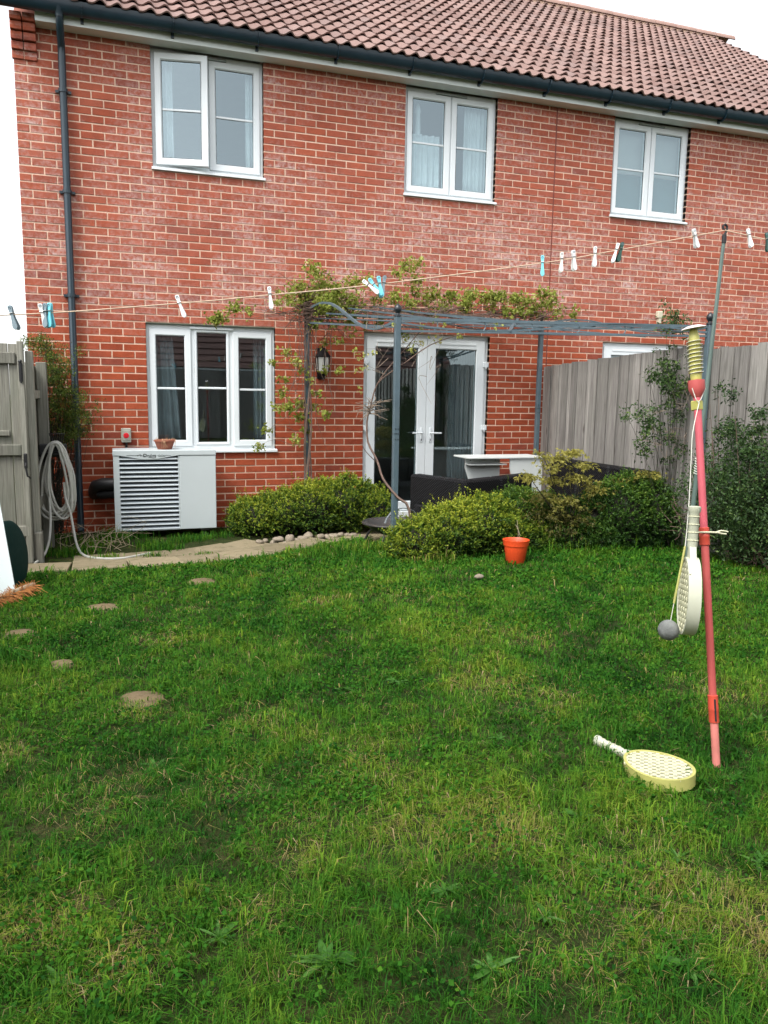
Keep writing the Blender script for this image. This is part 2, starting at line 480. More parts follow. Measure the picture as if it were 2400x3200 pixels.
simple('iron_handle', (.16, .18, .19), .45, .2, 14)
simple('pole_pink', (.52, .095, .12), .5, .12, 9, dirt=.15, dirtcol=(.5,.2,.18))
simple('pole_red', (.46, .085, .078), .5, .12, 9, dirt=.2, dirtcol=(.25,.08,.06))
simple('pole_fade', (.60, .19, .165), .55, .12, 9, dirt=.3, dirtcol=(.3,.13,.09))
simple('collar_red', (.48, .060, .035), .45, .1, 12)
simple('helix_yellow', (.37, .35, .085), .5, .12, 14, dirt=.35, dirtcol=(.28,.28,.2))
simple('bat_olive', (.17, .165, .03), .6, .2, 14)
simple('disc_pink', (.72, .62, .62), .5, .08, 14)
simple('bat_white', (.44, .45, .355), .55, .08, 12, dirt=.35, dirtcol=(.38,.4,.24))
simple('bat_yellow', (.40, .39, .12), .5, .1, 14, dirt=.15)
simple('bat_lattice', (.56, .55, .38), .5, .08, 14)
simple('ball_grey', (.15, .158, .15), .85, .5, 30, bump=.4, bscale=150, dirt=.5, dirtcol=(.07,.075,.07))
simple('cord_white', (.55, .55, .48), .8, .12, 20)
simple('line_cord', (.56, .42, .30), .7, .15, 20)
simple('prop_green', (.12, .17, .15), .42, .15, 9, metallic=.2)
simple('peg_white', (.72, .73, .72), .5, .05, 20)
simple('peg_cream', (.64, .60, .54), .55, .08, 20)
simple('peg_aqua', (.16, .58, .68), .45, .06, 20)
simple('peg_grey', (.16, .22, .25), .5, .08, 20)
simple('peg_green', (.012, .06, .045), .5, .1, 20)
simple('steel', (.45, .46, .46), .3, .1, 20, metallic=1)
simple('board_white', (.48, .55, .545), .4, .03, 3)
simple('lid_green', (.004, .026, .022), .7, .12, 8, spec=.15)
simple('broom_coir', (.42, .17, .05), .95, .3, 40)
simple('bark', (.13, .085, .065), .9, .3, 24, bump=.6, bscale=60)
simple('bark_pale', (.26, .20, .15), .9, .25, 24, bump=.4, bscale=60)
simple('bark_dark', (.018, .018, .010), .9, .3, 24, bump=.6, bscale=60)
simple('vent_beige', (.52, .48, .36), .6, .06)
simple('latch_black', (.015, .015, .016), .45, .2)
simple('ridge_clay', (.27, .17, .14), .85, .18, 5, bump=.3)
simple('ornament_white', (.70, .72, .72), .6, .04)
simple('far_brick', (.30, .11, .075), .9, .15, 6)
simple('far_roof', (.12, .06, .05), .9, .25, 5)
simple('sill_mould', (.10, .12, .09), .9, .3, 20)

# ================================================================ ground
def build_ground():
    xs = np.concatenate([np.linspace(-300, -4, 10), np.arange(-3, 9.01, .25), np.linspace(12, 300, 10)])
    ys = np.concatenate([np.linspace(-300, -14, 10), np.arange(-13, 1.01, .2), np.linspace(4, 300, 10)])
    X, Y = np.meshgrid(xs, ys); Z = groundn(X, Y)
    lawn = (Y < -1.3) & (Y > -12)
    Z = Z + np.where(lawn, .010 * wav(X, Y, 1.3, 3), 0) - .006
    V = np.stack([X, Y, Z], -1).reshape(-1, 3); nx = len(xs)
    i, j = np.meshgrid(np.arange(nx-1), np.arange(len(ys)-1)); a = (j*nx+i).ravel()
    F = np.stack([a, a+1, a+1+nx, a+nx], 1)
    o = npmesh('ground', V, F, MAT['soil'], smooth=True); tag(o, kind='structure', label='lawn soil and earth under the grass')
build_ground()

# ================================================================ house
HOUSE = thing('brick_house', (5.84, 0, 0), 'red brick semi-detached house with clay pantile roof behind the garden', 'house')
Z0, CH, BL = .025, .075, .225
WX0, WX1, NROW = 0.0, 11.68, 65        # wall extent, courses up to the soffit (4.90)
OPEN = [  # x0, x1, z0, z1
    (1.2375, 2.3625, 3.70, 4.95), (3.9375, 5.0625, 3.70, 4.95), (6.6375, 7.7625, 3.70, 4.95),
    (1.125, 2.475, .85, 2.20), (3.4875, 5.0625, .10, 2.20), (6.6375, 8.2125, .10, 2.20), (9.2, 10.55, .85, 2.20), (9.35, 10.475, 3.70, 4.95)]
JOINT = (5.831, 5.849)

def wall_mortar():
    xs = sorted({WX0 + .002, WX1, *[v for o in OPEN for v in o[:2]], *JOINT}); zs = sorted({-.2, 4.93, *[v for o in OPEN for v in o[2:] if v < 4.93]})
    m = MB()
    for a, b in zip(xs[:-1], xs[1:]):
        if a >= JOINT[0]-1e-6 and b <= JOINT[1]+1e-6: continue
        runs = []
        for c, d in zip(zs[:-1], zs[1:]):
            mx, mz = (a+b)/2, (c+d)/2
            if any(o[0] < mx < o[1] and o[2] < mz < o[3] for o in OPEN): continue
            if runs and abs(runs[-1][1]-c) < 1e-6: runs[-1][1] = d
            else: runs.append([c, d])
        for c, d in runs: m.box(a, b, .0042, .30, c, d)
    w = m.build('wall', MAT['mortar'], HOUSE)
    j = MB().box(JOINT[0], JOINT[1], .004, .2, 0, 4.9); j.build('movement_joint', MAT['sealant_red'], w)
    # gable walls, back wall, floors and partitions
    s = MB(); s.box(0.0, .30, .302, 8.6, -.2, 4.93); s.box(11.38, 11.68, .302, 8.6, -.2, 4.93); s.box(.3, 11.38, 8.3, 8.6, -.2, 4.93)
    s.add([(0.0,0.,4.93),(0.0,8.6,4.93),(0.0,4.45,8.0),(.3,0.,4.93),(.3,8.6,4.93),(.3,4.45,8.0)], [(0,2,1),(3,4,5),(0,3,5,2),(1,2,5,4)])
    s.add([(11.38,0.,4.93),(11.38,8.6,4.93),(11.38,4.45,8.0),(11.68,0.,4.93),(11.68,8.6,4.93),(11.68,4.45,8.0)], [(0,2,1),(3,4,5),(0,3,5,2),(1,2,5,4)])
    s.build('gable_and_back_wall', MAT['far_brick'], HOUSE)
    r = MB(); r.box(.31, 11.37, .31, 8.29, -.05, .08); r.box(.31, 11.37, .31, 8.29, 2.45, 2.60); r.box(.31, 11.37, .31, 8.29, 4.94, 5.0)
    r.box(.31, 11.37, 3.6, 3.7, .08, 4.94); r.box(3.05, 3.15, .31, 3.6, .08, 2.45); r.box(2.95, 3.05, .31, 3.6, 2.6, 4.94); r.box(5.79, 5.89, .31, 3.6, .08, 4.94)
    r.build('room_walls', MAT['room_wall'], HOUSE)
    return w
WALL = wall_mortar()

def brick_verts(x0, x1, z0, z1, jx=0, y=0.0, c=.003):
    return ([(x0,.10,z0),(x1,.10,z0),(x1,.10,z1),(x0,.10,z1), (x0,y+c,z0),(x1,y+c,z0),(x1,y+c,z1),(x0,y+c,z1),
             (x0+c,y,z0+c),(x1-c,y,z0+c),(x1-c,y,z1-c),(x0+c,y,z1-c)],
            [(8,9,10,11),(4,5,9,8),(5,6,10,9),(6,7,11,10),(7,4,8,11),(0,1,5,4),(1,2,6,5),(2,3,7,6),(3,0,4,7)])

def bricks():
    spans = []
    rd = random.Random(3)
    for n in range(NROW):
        za, zb = Z0 + n*CH + .006, Z0 + n*CH + .069
        off = .1125 if n % 2 == 0 else 0.0
        cuts = [WX0]
        x = off if off > 0 else BL
        while x < WX1: cuts.append(x); x += BL
        cuts.append(WX1)
        zm = (za+zb)/2
        holes = sorted([(o[0], o[1]) for o in OPEN if o[2] < zm < o[3]] + [JOINT])
        for a, b in zip(cuts[:-1], cuts[1:]):
            segs = [[a + (.006 if a > WX0 else 0), b - (.006 if b < WX1 else 0)]]
            for h0, h1 in holes:
                out = []
                for s0, s1 in segs:
                    if s1 <= h0 or s0 >= h1: out.append([s0, s1]); continue
                    if s0 < h0: out.append([s0, h0])
                    if s1 > h1: out.append([h1, s1])
                segs = out
            for s0, s1 in segs:
                for h0, h1 in holes:                     # bricks meet a reveal flush
                    if abs(s1 - h0) < .0085: s1 = h0
                    if abs(s0 - h1) < .0085: s0 = h1
                if s1 - s0 > .02: spans.append((s0, s1, za, zb))
    full = [s for s in spans if abs(s[1]-s[0]-.213) < .001]
    def score(s):
        x, z = (s[0]+s[1])/2, (s[2]+s[3])/2
        d = math.dist((x, 0, z), CAM)
        if .55 < x < 1.85 and z < 1.0: d += 5         # behind the heat pump
        if z < .62 and x > 1.8: d += 5                # behind the hedges
        return d
    full.sort(key=score); near = set(full[:299])
    proto = None
    for i, s in enumerate(sorted(near)):
        if proto is None:
            me = bpy.data.meshes.new('brick'); v, f = brick_verts(-.1065, .1065, -.0315, .0315)
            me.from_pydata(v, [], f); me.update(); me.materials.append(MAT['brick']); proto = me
        o = bpy.data.objects.new('brick', proto); link(o, WALL)
        o.location = ((s[0]+s[1])/2, rd.uniform(-.0025, .0015), (s[2]+s[3])/2)
        o.rotation_euler = (0, rd.uniform(-.006, .006), 0)
    m = MB()
    for s in spans:
        if s in near: continue
        dz = rd.uniform(-.0012, .0012)
        v, f = brick_verts(s[0], s[1], s[2]+dz, s[3]+dz, 0, rd.uniform(-.0025, .0015)); m.add(v, f)
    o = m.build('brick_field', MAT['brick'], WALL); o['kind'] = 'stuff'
    # corbelled kneeler at the eaves corner
    k = MB()
    for i, dy in enumerate((.0, .03, .06, .09, .12)):
        z = 4.57 + i*.075; k.cbox(-.012, .09, -.02-dy, .02, z, z+.068, .004); k.cbox(.098, .205, -.02-dy, .02, z, z+.068, .004)
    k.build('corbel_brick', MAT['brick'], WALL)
    MB().box(-.006, .2, -.010, .02, 4.574, 4.945).build('corbel_mortar', MAT['mortar'], WALL)
bricks()

# ---------------------------------------------------------------- roof
PITCH = R_(33.9); EY, EZ = -.345, 5.005; RY, RZ = 4.45, EZ + (4.45 - EY)*math.tan(PITCH)
SL = (RY - EY)/math.cos(PITCH); TW, TG = .1485, .268
TX0, TX1 = -.06, 11.74
def slope_pt(x, s, h=0.0):
    """s along the slope from the eaves, h above the slope"""
    return Vector((x, EY + s*math.cos(PITCH) - h*math.sin(PITCH), EZ + s*math.sin(PITCH) + h*math.cos(PITCH)))
def tile_profile(u, amp):
    """pantile section over the cover width: flat pan, then a roll that drops sharply"""
    u = u % 1.0 if u < 1.0 else min(u - 1.0, .4)
    t = max(0.0, (u - .24)/.76)
    return amp*math.sin(math.pi*t**1.5) - .002*math.sin(math.pi*min(1, u/.24))
def tile_geom():
    """local: x across, y up-slope, z above slope; front edge at y=0"""
    n = 13; vs = []; fs = []; th = .011; lift = .019; us = [i/(n-1)*1.04 for i in range(n)]
    for s, h, amp in ((0, lift, .036), (TG + .05, 0.0, .019)):
        for u in us: vs.append((u*TW, s, tile_profile(u, amp) + h + .004))
    for u in us: vs.append((u*TW, .004, tile_profile(u, .036) + lift - th))
    for u in us: vs.append((u*TW, TG + .03, tile_profile(u, .019) - th))
    for i in range(n-1):
        fs.append((i, i+1, n+i+1, n+i)); fs.append((2*n+i, 2*n+i+1, i+1, i)); fs.append((2*n+i+1, 2*n+i, 3*n+i, 3*n+i+1))
    return vs, fs
def roof():
    deck = MB(); a = [slope_pt(TX0+.03, .03, -.02), slope_pt(TX1-.03, .03, -.02), slope_pt(TX1-.03, SL, -.02), slope_pt(TX0+.03, SL, -.02)]
    b = [p + Vector((0, 0, -.05)) for p in a]
    deck.add(a + b, [(0,1,2,3),(7,6,5,4),(0,4,5,1),(1,5,6,2),(2,6,7,3),(3,7,4,0)])
    back = [Vector((p.x, 2*RY - p.y, p.z)) for p in a]; bb = [p + Vector((0,0,-.05)) for p in back]
    deck.add(back + bb, [(3,2,1,0),(4,5,6,7),(1,5,4,0),(2,6,5,1),(3,7,6,2),(0,4,7,3)])
    R = deck.build('roof', MAT['far_roof'], HOUSE)
    M = Matrix.Rotation(PITCH, 4, 'X')
    vs, fs = tile_geom(); me = bpy.data.meshes.new('roof_tile'); me.from_pydata(vs, [], fs); me.update()
    me.materials.append(MAT['tile']); me.polygons.foreach_set('use_smooth', [True]*len(me.polygons))
    try: me.set_sharp_from_angle(angle=R_(50))
    except Exception: pass
    ncol = int(round((TX1-TX0)/TW)); nrow = int(math.ceil((SL-.05)/TG))
    cells = []
    for r in range(nrow):
        for c in range(ncol):
            p = slope_pt(TX0 + c*TW, r*TG, 0); d = (p - CAM).length
            cells.append((d if 1.0 < p.x < 9.5 else d + 9, r, c, p))
    cells.sort(key=lambda q: q[0]); rd = random.Random(9)
    V = []; F = []; A = []
    va = np.array(vs); nf = len(vs)
    for i, (d, r, c, p) in enumerate(cells):
        h = rd.uniform(-.003, .003)
        if i < 299:
            o = bpy.data.objects.new('roof_tile', me); link(o, R)
            o.matrix_basis = Matrix.Translation(p + Vector((0, -h, h))) @ M @ Matrix.Rotation(rd.uniform(-.006, .006), 4, 'Z')
        else:
            Mx = Matrix.Translation(p + Vector((0, -h, h))) @ M
            rr = rd.random()
            V += [Mx @ Vector(v) for v in vs]; F += [tuple(k + len(V) - nf for k in f) for f in fs]; A += [rr]*nf
    me2 = bpy.data.meshes.new('roof_tile_field'); me2.from_pydata([tuple(v) for v in V], [], F); me2.update()
    me2.attributes.new('rnd', 'FLOAT', 'POINT').data.foreach_set('value', A)
    me2.materials.append(MAT['tile']); me2.polygons.foreach_set('use_smooth', [True]*len(me2.polygons))
    try: me2.set_sharp_from_angle(angle=R_(50))
    except Exception: pass
    o = bpy.data.objects.new('roof_tile_field', me2); link(o, R); o['kind'] = 'stuff'
    # ridge: half-round tiles bedded end to end
    x = TX0 - .02; rm = None
    while x < TX1 + .02:
        if rm is None:
            m = MB(); n = 10; L = .445; pr = []
            for k in range(n+1):
                a = math.pi*k/n; pr.append((.135*math.cos(a), .105*math.sin(a)))
            vs2 = [(0, p[0], p[1]) for p in pr] + [(L, p[0], p[1]) for p in pr] + [(0, p[0]*.86, p[1]*.86-.005) for p in pr] + [(L, p[0]*.86, p[1]*.86-.005) for p in pr]
            q = n+1; f2 = []
            for k in range(n):
                f2 += [(k, k+1, q+k+1, q+k), (2*q+k+1, 2*q+k, 3*q+k, 3*q+k+1), (k, 2*q+k, 2*q+k+1, k+1), (q+k+1, 3*q+k+1, 3*q+k, q+k)]
            m.add(vs2, f2); rm = m.mesh('ridge_tile'); rm.materials.append(MAT['ridge_clay']); rm.polygons.foreach_set('use_smooth', [True]*len(rm.polygons))
            try: rm.set_sharp_from_angle(angle=R_(50))
            except Exception: pass
        o = bpy.data.objects.new('ridge_tile', rm); link(o, R); o.location = (x, RY, RZ + .0 + rd.uniform(-.004, .004)); x += .452
    MB().box(TX0, TX1, RY-.11, RY+.11, RZ-.06, RZ+.012).build('ridge_mortar', MAT['mortar'], R)
    # eaves: soffit, fascia, gutter
    MB().box(.21, 11.6, -.172, .006, 4.872, 4.884).build('soffit', MAT['upvc_dull'], R)
    f = MB(); f.box(.21, 11.6, -.190, -.1725, 4.862, 5.02); f.build('fascia', MAT['upvc_dull'], R)
    g = MB(); n = 10
    def gutter(x0, x1, rad, mat_off):
        vs = []; 
        for x in (x0, x1):
            for rr in (rad, rad-.004):
                for k in range(n+1):
                    a = math.pi + math.pi*k/n
                    vs.append((x, -.262 + rr*math.cos(a), 5.022 + rr*1.55*math.sin(a)))
        q = n+1; fs = []
        for k in range(n):
            fs += [(k+1, k, 2*q+k, 2*q+k+1), (q+k, q+k+1, 3*q+k+1, 3*q+k), (k, k+1, q+k+1, q+k), (2*q+k+1, 2*q+k, 3*q+k, 3*q+k+1)]
        fs += [(0, q, 3*q, 2*q), (n, 2*q+n, 3*q+n, q+n)]
        g.add(vs, fs)
    gutter(-.08, 11.76, .070, 0)
    g.box(-.084, -.079, -.33, -.195, 4.92, 5.022)
    go = g.build('gutter', MAT['gutter_black'], R, smooth=True)
    for bx in np.arange(.62, 11.5, .82):
        b = MB(); 
        pts = [(bx, -.262 + .074*math.cos(math.pi+math.pi*k/8), 5.018 + .114*math.sin(math.pi+math.pi*k/8)) for k in range(9)]
        for p0, p1 in zip(pts[:-1], pts[1:]): b.bar(p0, p1, .03, .006, (1,0,0))
        b.box(bx-.014, bx+.014, -.215, -.1905, 4.885, 5.0)
        b.build('gutter_bracket', MAT['gutter_black'], R)
roof()

# ---------------------------------------------------------------- windows and doors
def bevel_frame(m, x0, x1, z0, z1, w, y0, y1, c=.010):
    """mitred rectangular frame, front edge chamfered toward the glass"""
    o = [(x0, z0), (x1, z0), (x1, z1), (x0, z1)]; i = [(x0+w, z0+w), (x1-w, z0+w), (x1-w, z1-w), (x0+w, z1-w)]
    ic = [(x0+w-c, z0+w-c), (x1-w+c, z0+w-c), (x1-w+c, z1-w+c), (x0+w-c, z1-w+c)]
    oc = [(x0+.004, z0+.004), (x1-.004, z0+.004), (x1-.004, z1-.004), (x0+.004, z1-.004)]
    vs = [(x, y0+.004, z) for x, z in o] + [(x, y0, z) for x, z in oc] + [(x, y0, z) for x, z in ic] + [(x, y0+c*1.6, z) for x, z in i] + [(x, y1, z) for x, z in i] + [(x, y1, z) for x, z in o]
    fs = []
    for a in range(5):
        for k in range(4):
            j = (k+1) % 4; fs.append((a*4+k, a*4+j, a*4+4+j, a*4+4+k))
    for k in range(4):
        j = (k+1) % 4; fs.append((20+k, 20+j, j, k))
    m.add(vs, fs)
def glazed(parent, x0, x1, z0, z1, w, y0, y1, bar=None, name='sash', M=None, barw=.022):
    """sash with pane, gasket and optional glazing bar; M turns an open sash"""
    m = MB(); bevel_frame(m, x0, x1, z0, z1, w, y0, y1)
    s = MB(); 
    gx0, gx1, gz0, gz1 = x0+w, x1-w, z0+w, z1-w
    g = MB().box(gx0-.002, gx1+.002, y0+.024, y0+.028, gz0-.002, gz1+.002)
    k = MB(); t = .004
    k.box(gx0, gx1, y0+.018, y0+.0235, gz0, gz0+t); k.box(gx0, gx1, y0+.018, y0+.0235, gz1-t, gz1)
    k.box(gx0, gx0+t, y0+.018, y0+.0235, gz0+t, gz1-t); k.box(gx1-t, gx1, y0+.018, y0+.0235, gz0+t, gz1-t)
    bmb = None
    if bar is not None:
        zb = gz0 + (gz1-gz0)*bar
        bmb = MB().cbox(gx0+t, gx1-t, y0+.012, y0+.0235, zb-barw/2, zb+barw/2, .004)
    if M is not None:
        for q in (m, g, k, bmb):
            if q is not None: q.v = [tuple(M @ Vector(p)) for p in q.v]
    so = m.build(name, MAT['upvc'], parent)
    return so, g, k, bmb
def finish(so, g, k, bmb):
    W = so.parent
    g.build('pane', MAT['glass'], W); k.build('gasket', MAT['seal'], W)
    if bmb: bmb.build('glazing_bar', MAT['upvc'], W)
FY = .052   # face of the outer frames, set back in the reveal
def window_frame(name, label, x0, x1, z0, z1, mull=()):
    m = MB(); w = .052
    m.box(x0+.002, x0+w, FY, FY+.07, z0, z1); m.box(x1-w, x1-.002, FY, FY+.07, z0, z1)
    m.box(x0+w, x1-w, FY+.0005, FY+.07, z0, z0+w); m.box(x0+w, x1-w, FY+.0005, FY+.07, z1-w, z1)
    for q in mull: m.box(q-.03, q+.03, FY+.001, FY+.07, z0+w, z1-w)
    return tag(m.build(name, MAT['upvc'], HOUSE, bevel=.003, segs=1), label)
def sill(parent, x0, x1, z):
    m = MB(); m.add([(x0-.012, -.030, z+.004), (x1+.012, -.030, z+.004), (x1+.012, -.030, z+.024), (x0-.012, -.030, z+.024), (x0-.012, .0005, z+.036), (x1+.012, .0005, z+.036), (x0-.012, .0005, z+.004), (x1+.012, .0005, z+.004)],
          [(0,1,2,3),(3,2,5,4),(0,6,7,1),(0,3,4,6),(1,7,5,2),(4,5,7,6)])
    m.box(x0+.001, x1-.001, .0007, FY+.07, z+.004, z+.0365)
    m.build('sill', MAT['upvc'], parent)
def lever(parent, x, y, z, dx, col='upvc'):
    m = MB(); m.cbox(x-.014, x+.014, y-.012, y, z-.11, z+.06, .004); m.tube([(x, y-.010, z), (x, y-.045, z)], .009, 8)
    m.tube([(x, y-.045, z), (x+dx*.03, y-.050, z), (x+dx*.125, y-.050, z-.002)], .009, 8)
    m.build('handle', MAT[col], parent, smooth=True)
def upper_window(x0, x1, label, opened=False):
    z0, z1 = 3.737, 4.869; xm = (x0+x1)/2
    W = window_frame('upper_window', label, x0, x1, z0, z1, (xm,)); sill(W, x0, x1, 3.70)
    a, b = x0+.034, xm-.008
    M = None
    if opened:
        h = Vector((x0+.036, FY-.018, 0)); M = Matrix.Translation(h + Vector((0,-.012,0))) @ Matrix.Rotation(R_(-11), 4, 'Z') @ Matrix.Translation(-h)
    finish(*glazed(W, a, b, z0+.03, z1-.045, .068, FY-.018, FY+.045, .5, 'opening_sash' if opened else 'sash', M))
    finish(*glazed(W, xm+.008, x1-.034, z0+.03, z1-.045, .068, FY-.018, FY+.045, .5))
    MB().cbox(xm-.19, xm+.19, FY-.028, FY-.0005, z1-.040, z1-.018, .005).build('trickle_vent', MAT['trickle'], W)
    return W
upper_window(OPEN[0][0], OPEN[0][1], 'window with its left casement standing open', True)
upper_window(OPEN[1][0], OPEN[1][1], 'closed two-light window in the middle of the upper storey')
upper_window(OPEN[2][0], OPEN[2][1], 'closed two-light window of the neighbouring half')
upper_window(OPEN[7][0], OPEN[7][1], 'closed window far right of the upper storey')
def lower_window(x0, x1, label):
    z0, z1 = .887, 2.190
    ma, mb = x0 + .463, x1 - .463
    W = window_frame('ground_floor_window', label, x0, x1, z0, z1, (ma, mb)); sill(W, x0, x1, .85)
    MB().box(x0+.004, x1-.004, .004, FY+.06, 2.1905, 2.198).build('lintel_plate', MAT['sill_mould'], W)
    finish(*glazed(W, x0+.034, ma-.008, z0+.03, z1-.05, .066, FY-.018, FY+.045, .5))
    finish(*glazed(W, mb+.008, x1-.034, z0+.03, z1-.05, .066, FY-.018, FY+.045, .5))
    finish(*glazed(W, ma+.031, mb-.031, z0+.045, z1-.045, .028, FY-.010, FY+.045, .5, 'fixed_light'))
    MB().cbox(ma-.02, mb+.02, FY-.026, FY-.0005, z1-.040, z1-.014, .005).build('trickle_vent', MAT['upvc'], W)
lower_window(OPEN[3][0], OPEN[3][1], 'three-light window above the heat pump')
lower_window(OPEN[6][0], OPEN[6][1], 'three-light window beyond the fence')
def french_doors(x0, x1, label):
    z0, z1 = .10, 2.195; xm = (x0+x1)/2
    m = MB(); w = .06
    m.box(x0+.002, x0+w, FY, FY+.07, z0, z1); m.box(x1-w, x1-.002, FY, FY+.07, z0, z1); m.box(x0+w, x1-w, FY+.0005, FY+.07, z1-w, z1)
    m.box(x0-.01, x1+.01, -.03, FY+.07, z0-.03, z0+.035)
    D = tag(m.build('french_doors', MAT['upvc'], HOUSE, bevel=.003, segs=1), label)
    for a, b, s in ((x0+.045, xm-.002, 1), (xm+.002, x1-.045, -1)):
        L = glazed(D, a, b, z0+.040, z1-.045, .112, FY-.020, FY+.045, None, 'door_leaf'); finish(*L)
        lever(D, (b-.055) if s == 1 else (a+.055), FY-.020, 1.06, -s)
        MB().box(((b-.055) if s == 1 else (a+.055))-.004, ((b-.055) if s == 1 else (a+.055))+.004, FY-.0335, FY-.0325, .965, .990).build('keyhole', MAT['seal'], D)
        MB().cbox(a+.12, b-.12, FY-.026, FY-.0205, z1-.105, z1-.082, .004).build('trickle_vent', MAT['upvc'], D)
        hx = a-.012 if s == 1 else b+.012
        for hz in (.42, 1.12, 1.87):
            h = MB(); h.cbox(hx-.035, hx+.035, FY-.042, FY-.0205, hz-.03, hz+.03, .006); h.tube([(hx, FY-.036, hz-.045), (hx, FY-.036, hz+.045)], .010, 8)
            h.build('hinge', MAT['upvc'], D)
    return D
french_doors(OPEN[4][0], OPEN[4][1], 'white french doors onto the patio')
french_doors(OPEN[5][0], OPEN[5][1], 'white doors of the neighbouring half, top showing above the fence')

# downpipe
def downpipe():
    m = MB(); x = .425
    m.tube([(x, -.262, 4.955), (x, -.262, 4.90), (x, -.21, 4.80), (x, -.075, 4.72), (x, -.062, 4.65), (x, -.062, .10), (x, -.10, .05)], .034, 12)
    dp = m.build('downpipe', MAT['gutter_black'], HOUSE, smooth=True)
    h = MB(); h.lathe([(.036,-.05),(.040,-.02),(.06,.02),(.066,.05),(.06,.055)], 14, (x, -.262, 4.94)); h.build('hopper', MAT['gutter_black'], dp, smooth=True)
    for z in (4.32, 2.42+.0, 3.40, 1.1):
        c = MB(); c.lathe([(.034,-.016),(.043,-.016),(.043,.016),(.034,.016)], 14, (x, -.062, z)); c.box(x-.072, x+.072, -.034, -.004, z-.012, z+.012)
        c.build('pipe_clip', MAT['gutter_black'], dp)
downpipe()
v = MB().cbox(7.395, 7.475, -.055, -.002, 2.52, 2.61, .008); v.box(7.415, 7.455, -.05, -.004, 2.46, 2.5195); v.build('wall_vent', MAT['vent_beige'], HOUSE)

# ================================================================ things inside the windows
def curtain(name, x0, x1, z0, z1, y, mat, label, waves=6, amp=.018, taper=0.0):
    n = waves*8; m = MB(); vs = []; fs = []
    for j, z in enumerate(np.linspace(z0, z1, 5)):
        t = j/4; w = (x1-x0)*(1 - taper*(1-t)) 
        for i in range(n+1):
            u = i/n; vs.append((x0 + w*u, y + amp*math.sin(u*waves*2*math.pi) + amp*.4*math.sin(u*17+3*t), z))
    for j in range(4):
        for i in range(n):
            a = j*(n+1)+i; fs.append((a, a+1, a+n+2, a+n+1))
    m.add(vs, fs); o = m.build(name, mat, smooth=False); o.data.polygons.foreach_set('use_smooth', [True]*len(o.data.polygons))
    sm = o.modifiers.new('th', 'SOLIDIFY'); sm.thickness = .003
    return tag(o, label, 'curtain')
curtain('curtain', 1.30, 1.46, 3.74, 4.85, .15, MAT['curtain_white'], 'white curtain at the left side of the open upper window', 3)
curtain('curtain', 2.20, 2.33, 3.74, 4.85, .15, MAT['curtain_white'], 'white curtain at the right side of the open upper window', 3)
curtain('curtain', 3.98, 4.42, 3.74, 4.42, .155, MAT['curtain_white'], 'short white curtain behind the left pane of the middle upper window', 6)
curtain('curtain', 4.72, 5.02, 3.74, 4.84, .155, MAT['curtain_white'], 'gathered curtain behind the right pane of the middle upper window', 6)
curtain('curtain', 1.17, 1.40, .90, 2.15, .155, MAT['curtain_grey'], 'grey curtain at the left side of the ground floor window', 4, taper=-.35)
curtain('curtain', 2.26, 2.44, .90, 2.15, .155, MAT['curtain_grey'], 'grey curtain at the right side of the ground floor window', 4)
curtain('curtain', 4.66, 5.0, .12, 2.12, .26, MAT['curtain_grey'], 'dark pleated curtain behind the right french door', 9)
o = MB().cbox(6.70, 7.70, .14, .15, 3.74, 4.26, .004).build('roller_blind', MAT['blind_teal']); tag(o, 'teal half blind low in the right upper window', 'blind')
o = MB().cbox(6.70, 7.70, .152, .165, 4.264, 4.86, .004).build('roller_blind', MAT['blind_cream']); tag(o, 'pale upper blind in the right upper window', 'blind')
m = MB(); m.lathe([(.05,0),(.05,.02),(.035,.04),(.028,.3),(.034,.32),(.03,.36),(.012,.41),(0.0,.42)], 12, (4.16, .20, 4.35)); 
o = m.build('lamp_ornament', MAT['ornament_white'], smooth=True); tag(o, 'white turned ornament behind the middle upper window', 'ornament')
m = MB().cbox(2.06, 2.20, .145, .16, 3.745, 3.845, .006); m.box(2.10, 2.12, .16, .19, 3.742, 3.84)
o = m.build('photo_frame', MAT['ornament_white']); tag(o, 'small white picture frame on the sill of the open upper window', 'picture frame')
m = MB().cbox(4.74, 5.00, .145, .165, 3.74, 3.83, .006); o = m.build('sill_card', MAT['ornament_white']); tag(o, 'white card leaning low in the middle upper window', 'card')

# ================================================================ fences
FX = 5.81
def fence_right():
    T = thing('board_fence', (FX, -1.6, .04), 'weathered grey close-board fence running out from the house on the right', 'fence')
    y = -.02; i = 0; rd = random.Random(4)
    def top(y): return (1.868 - .045*(y)) if y > -2.72 else 1.945 - .012*(y+2.72)
    me = {}
    while y > -9.0:
        w = rd.uniform(.088, .125)
        near = y > -4.6
        g = ground(FX, y); x = FX - (.020 if i % 2 else 0) + rd.uniform(-.004, .004)
        h = top(y) + rd.uniform(-.010, .008)
        # feather-edge board: one edge thicker
        m = MB(); vs = []
        for z in (g+.01, h):
            vs += [(x-.010, y, z), (x+.004, y, z), (x+.004, y-w, z), (x-.005, y-w, z)]
        m.add(vs, [(3,2,1,0),(4,5,6,7),(0,1,5,4),(1,2,6,5),(2,3,7,6),(3,0,4,7)])
        m.v = [(a - x, b - y, c - h) for a, b, c in m.v]
        o = m.build('board', MAT['fence_wood'], T); o.location = (x, y, h)
        y -= w*.86; i += 1
    for yy in (-.06, -2.70, -4.55, -6.4, -8.2):
        MB().box(FX+.03, FX+.12, yy-.05, yy+.05, -.1, top(yy)+.0).build('post', MAT['fence_wood'], T)
    for zz in (.45, 1.05, 1.65):
        MB().bar((FX+.03, -.1, zz), (FX+.03, -9.0, zz+.2), .05, .07).build('rail', MAT['fence_wood'], T)
fence_right()

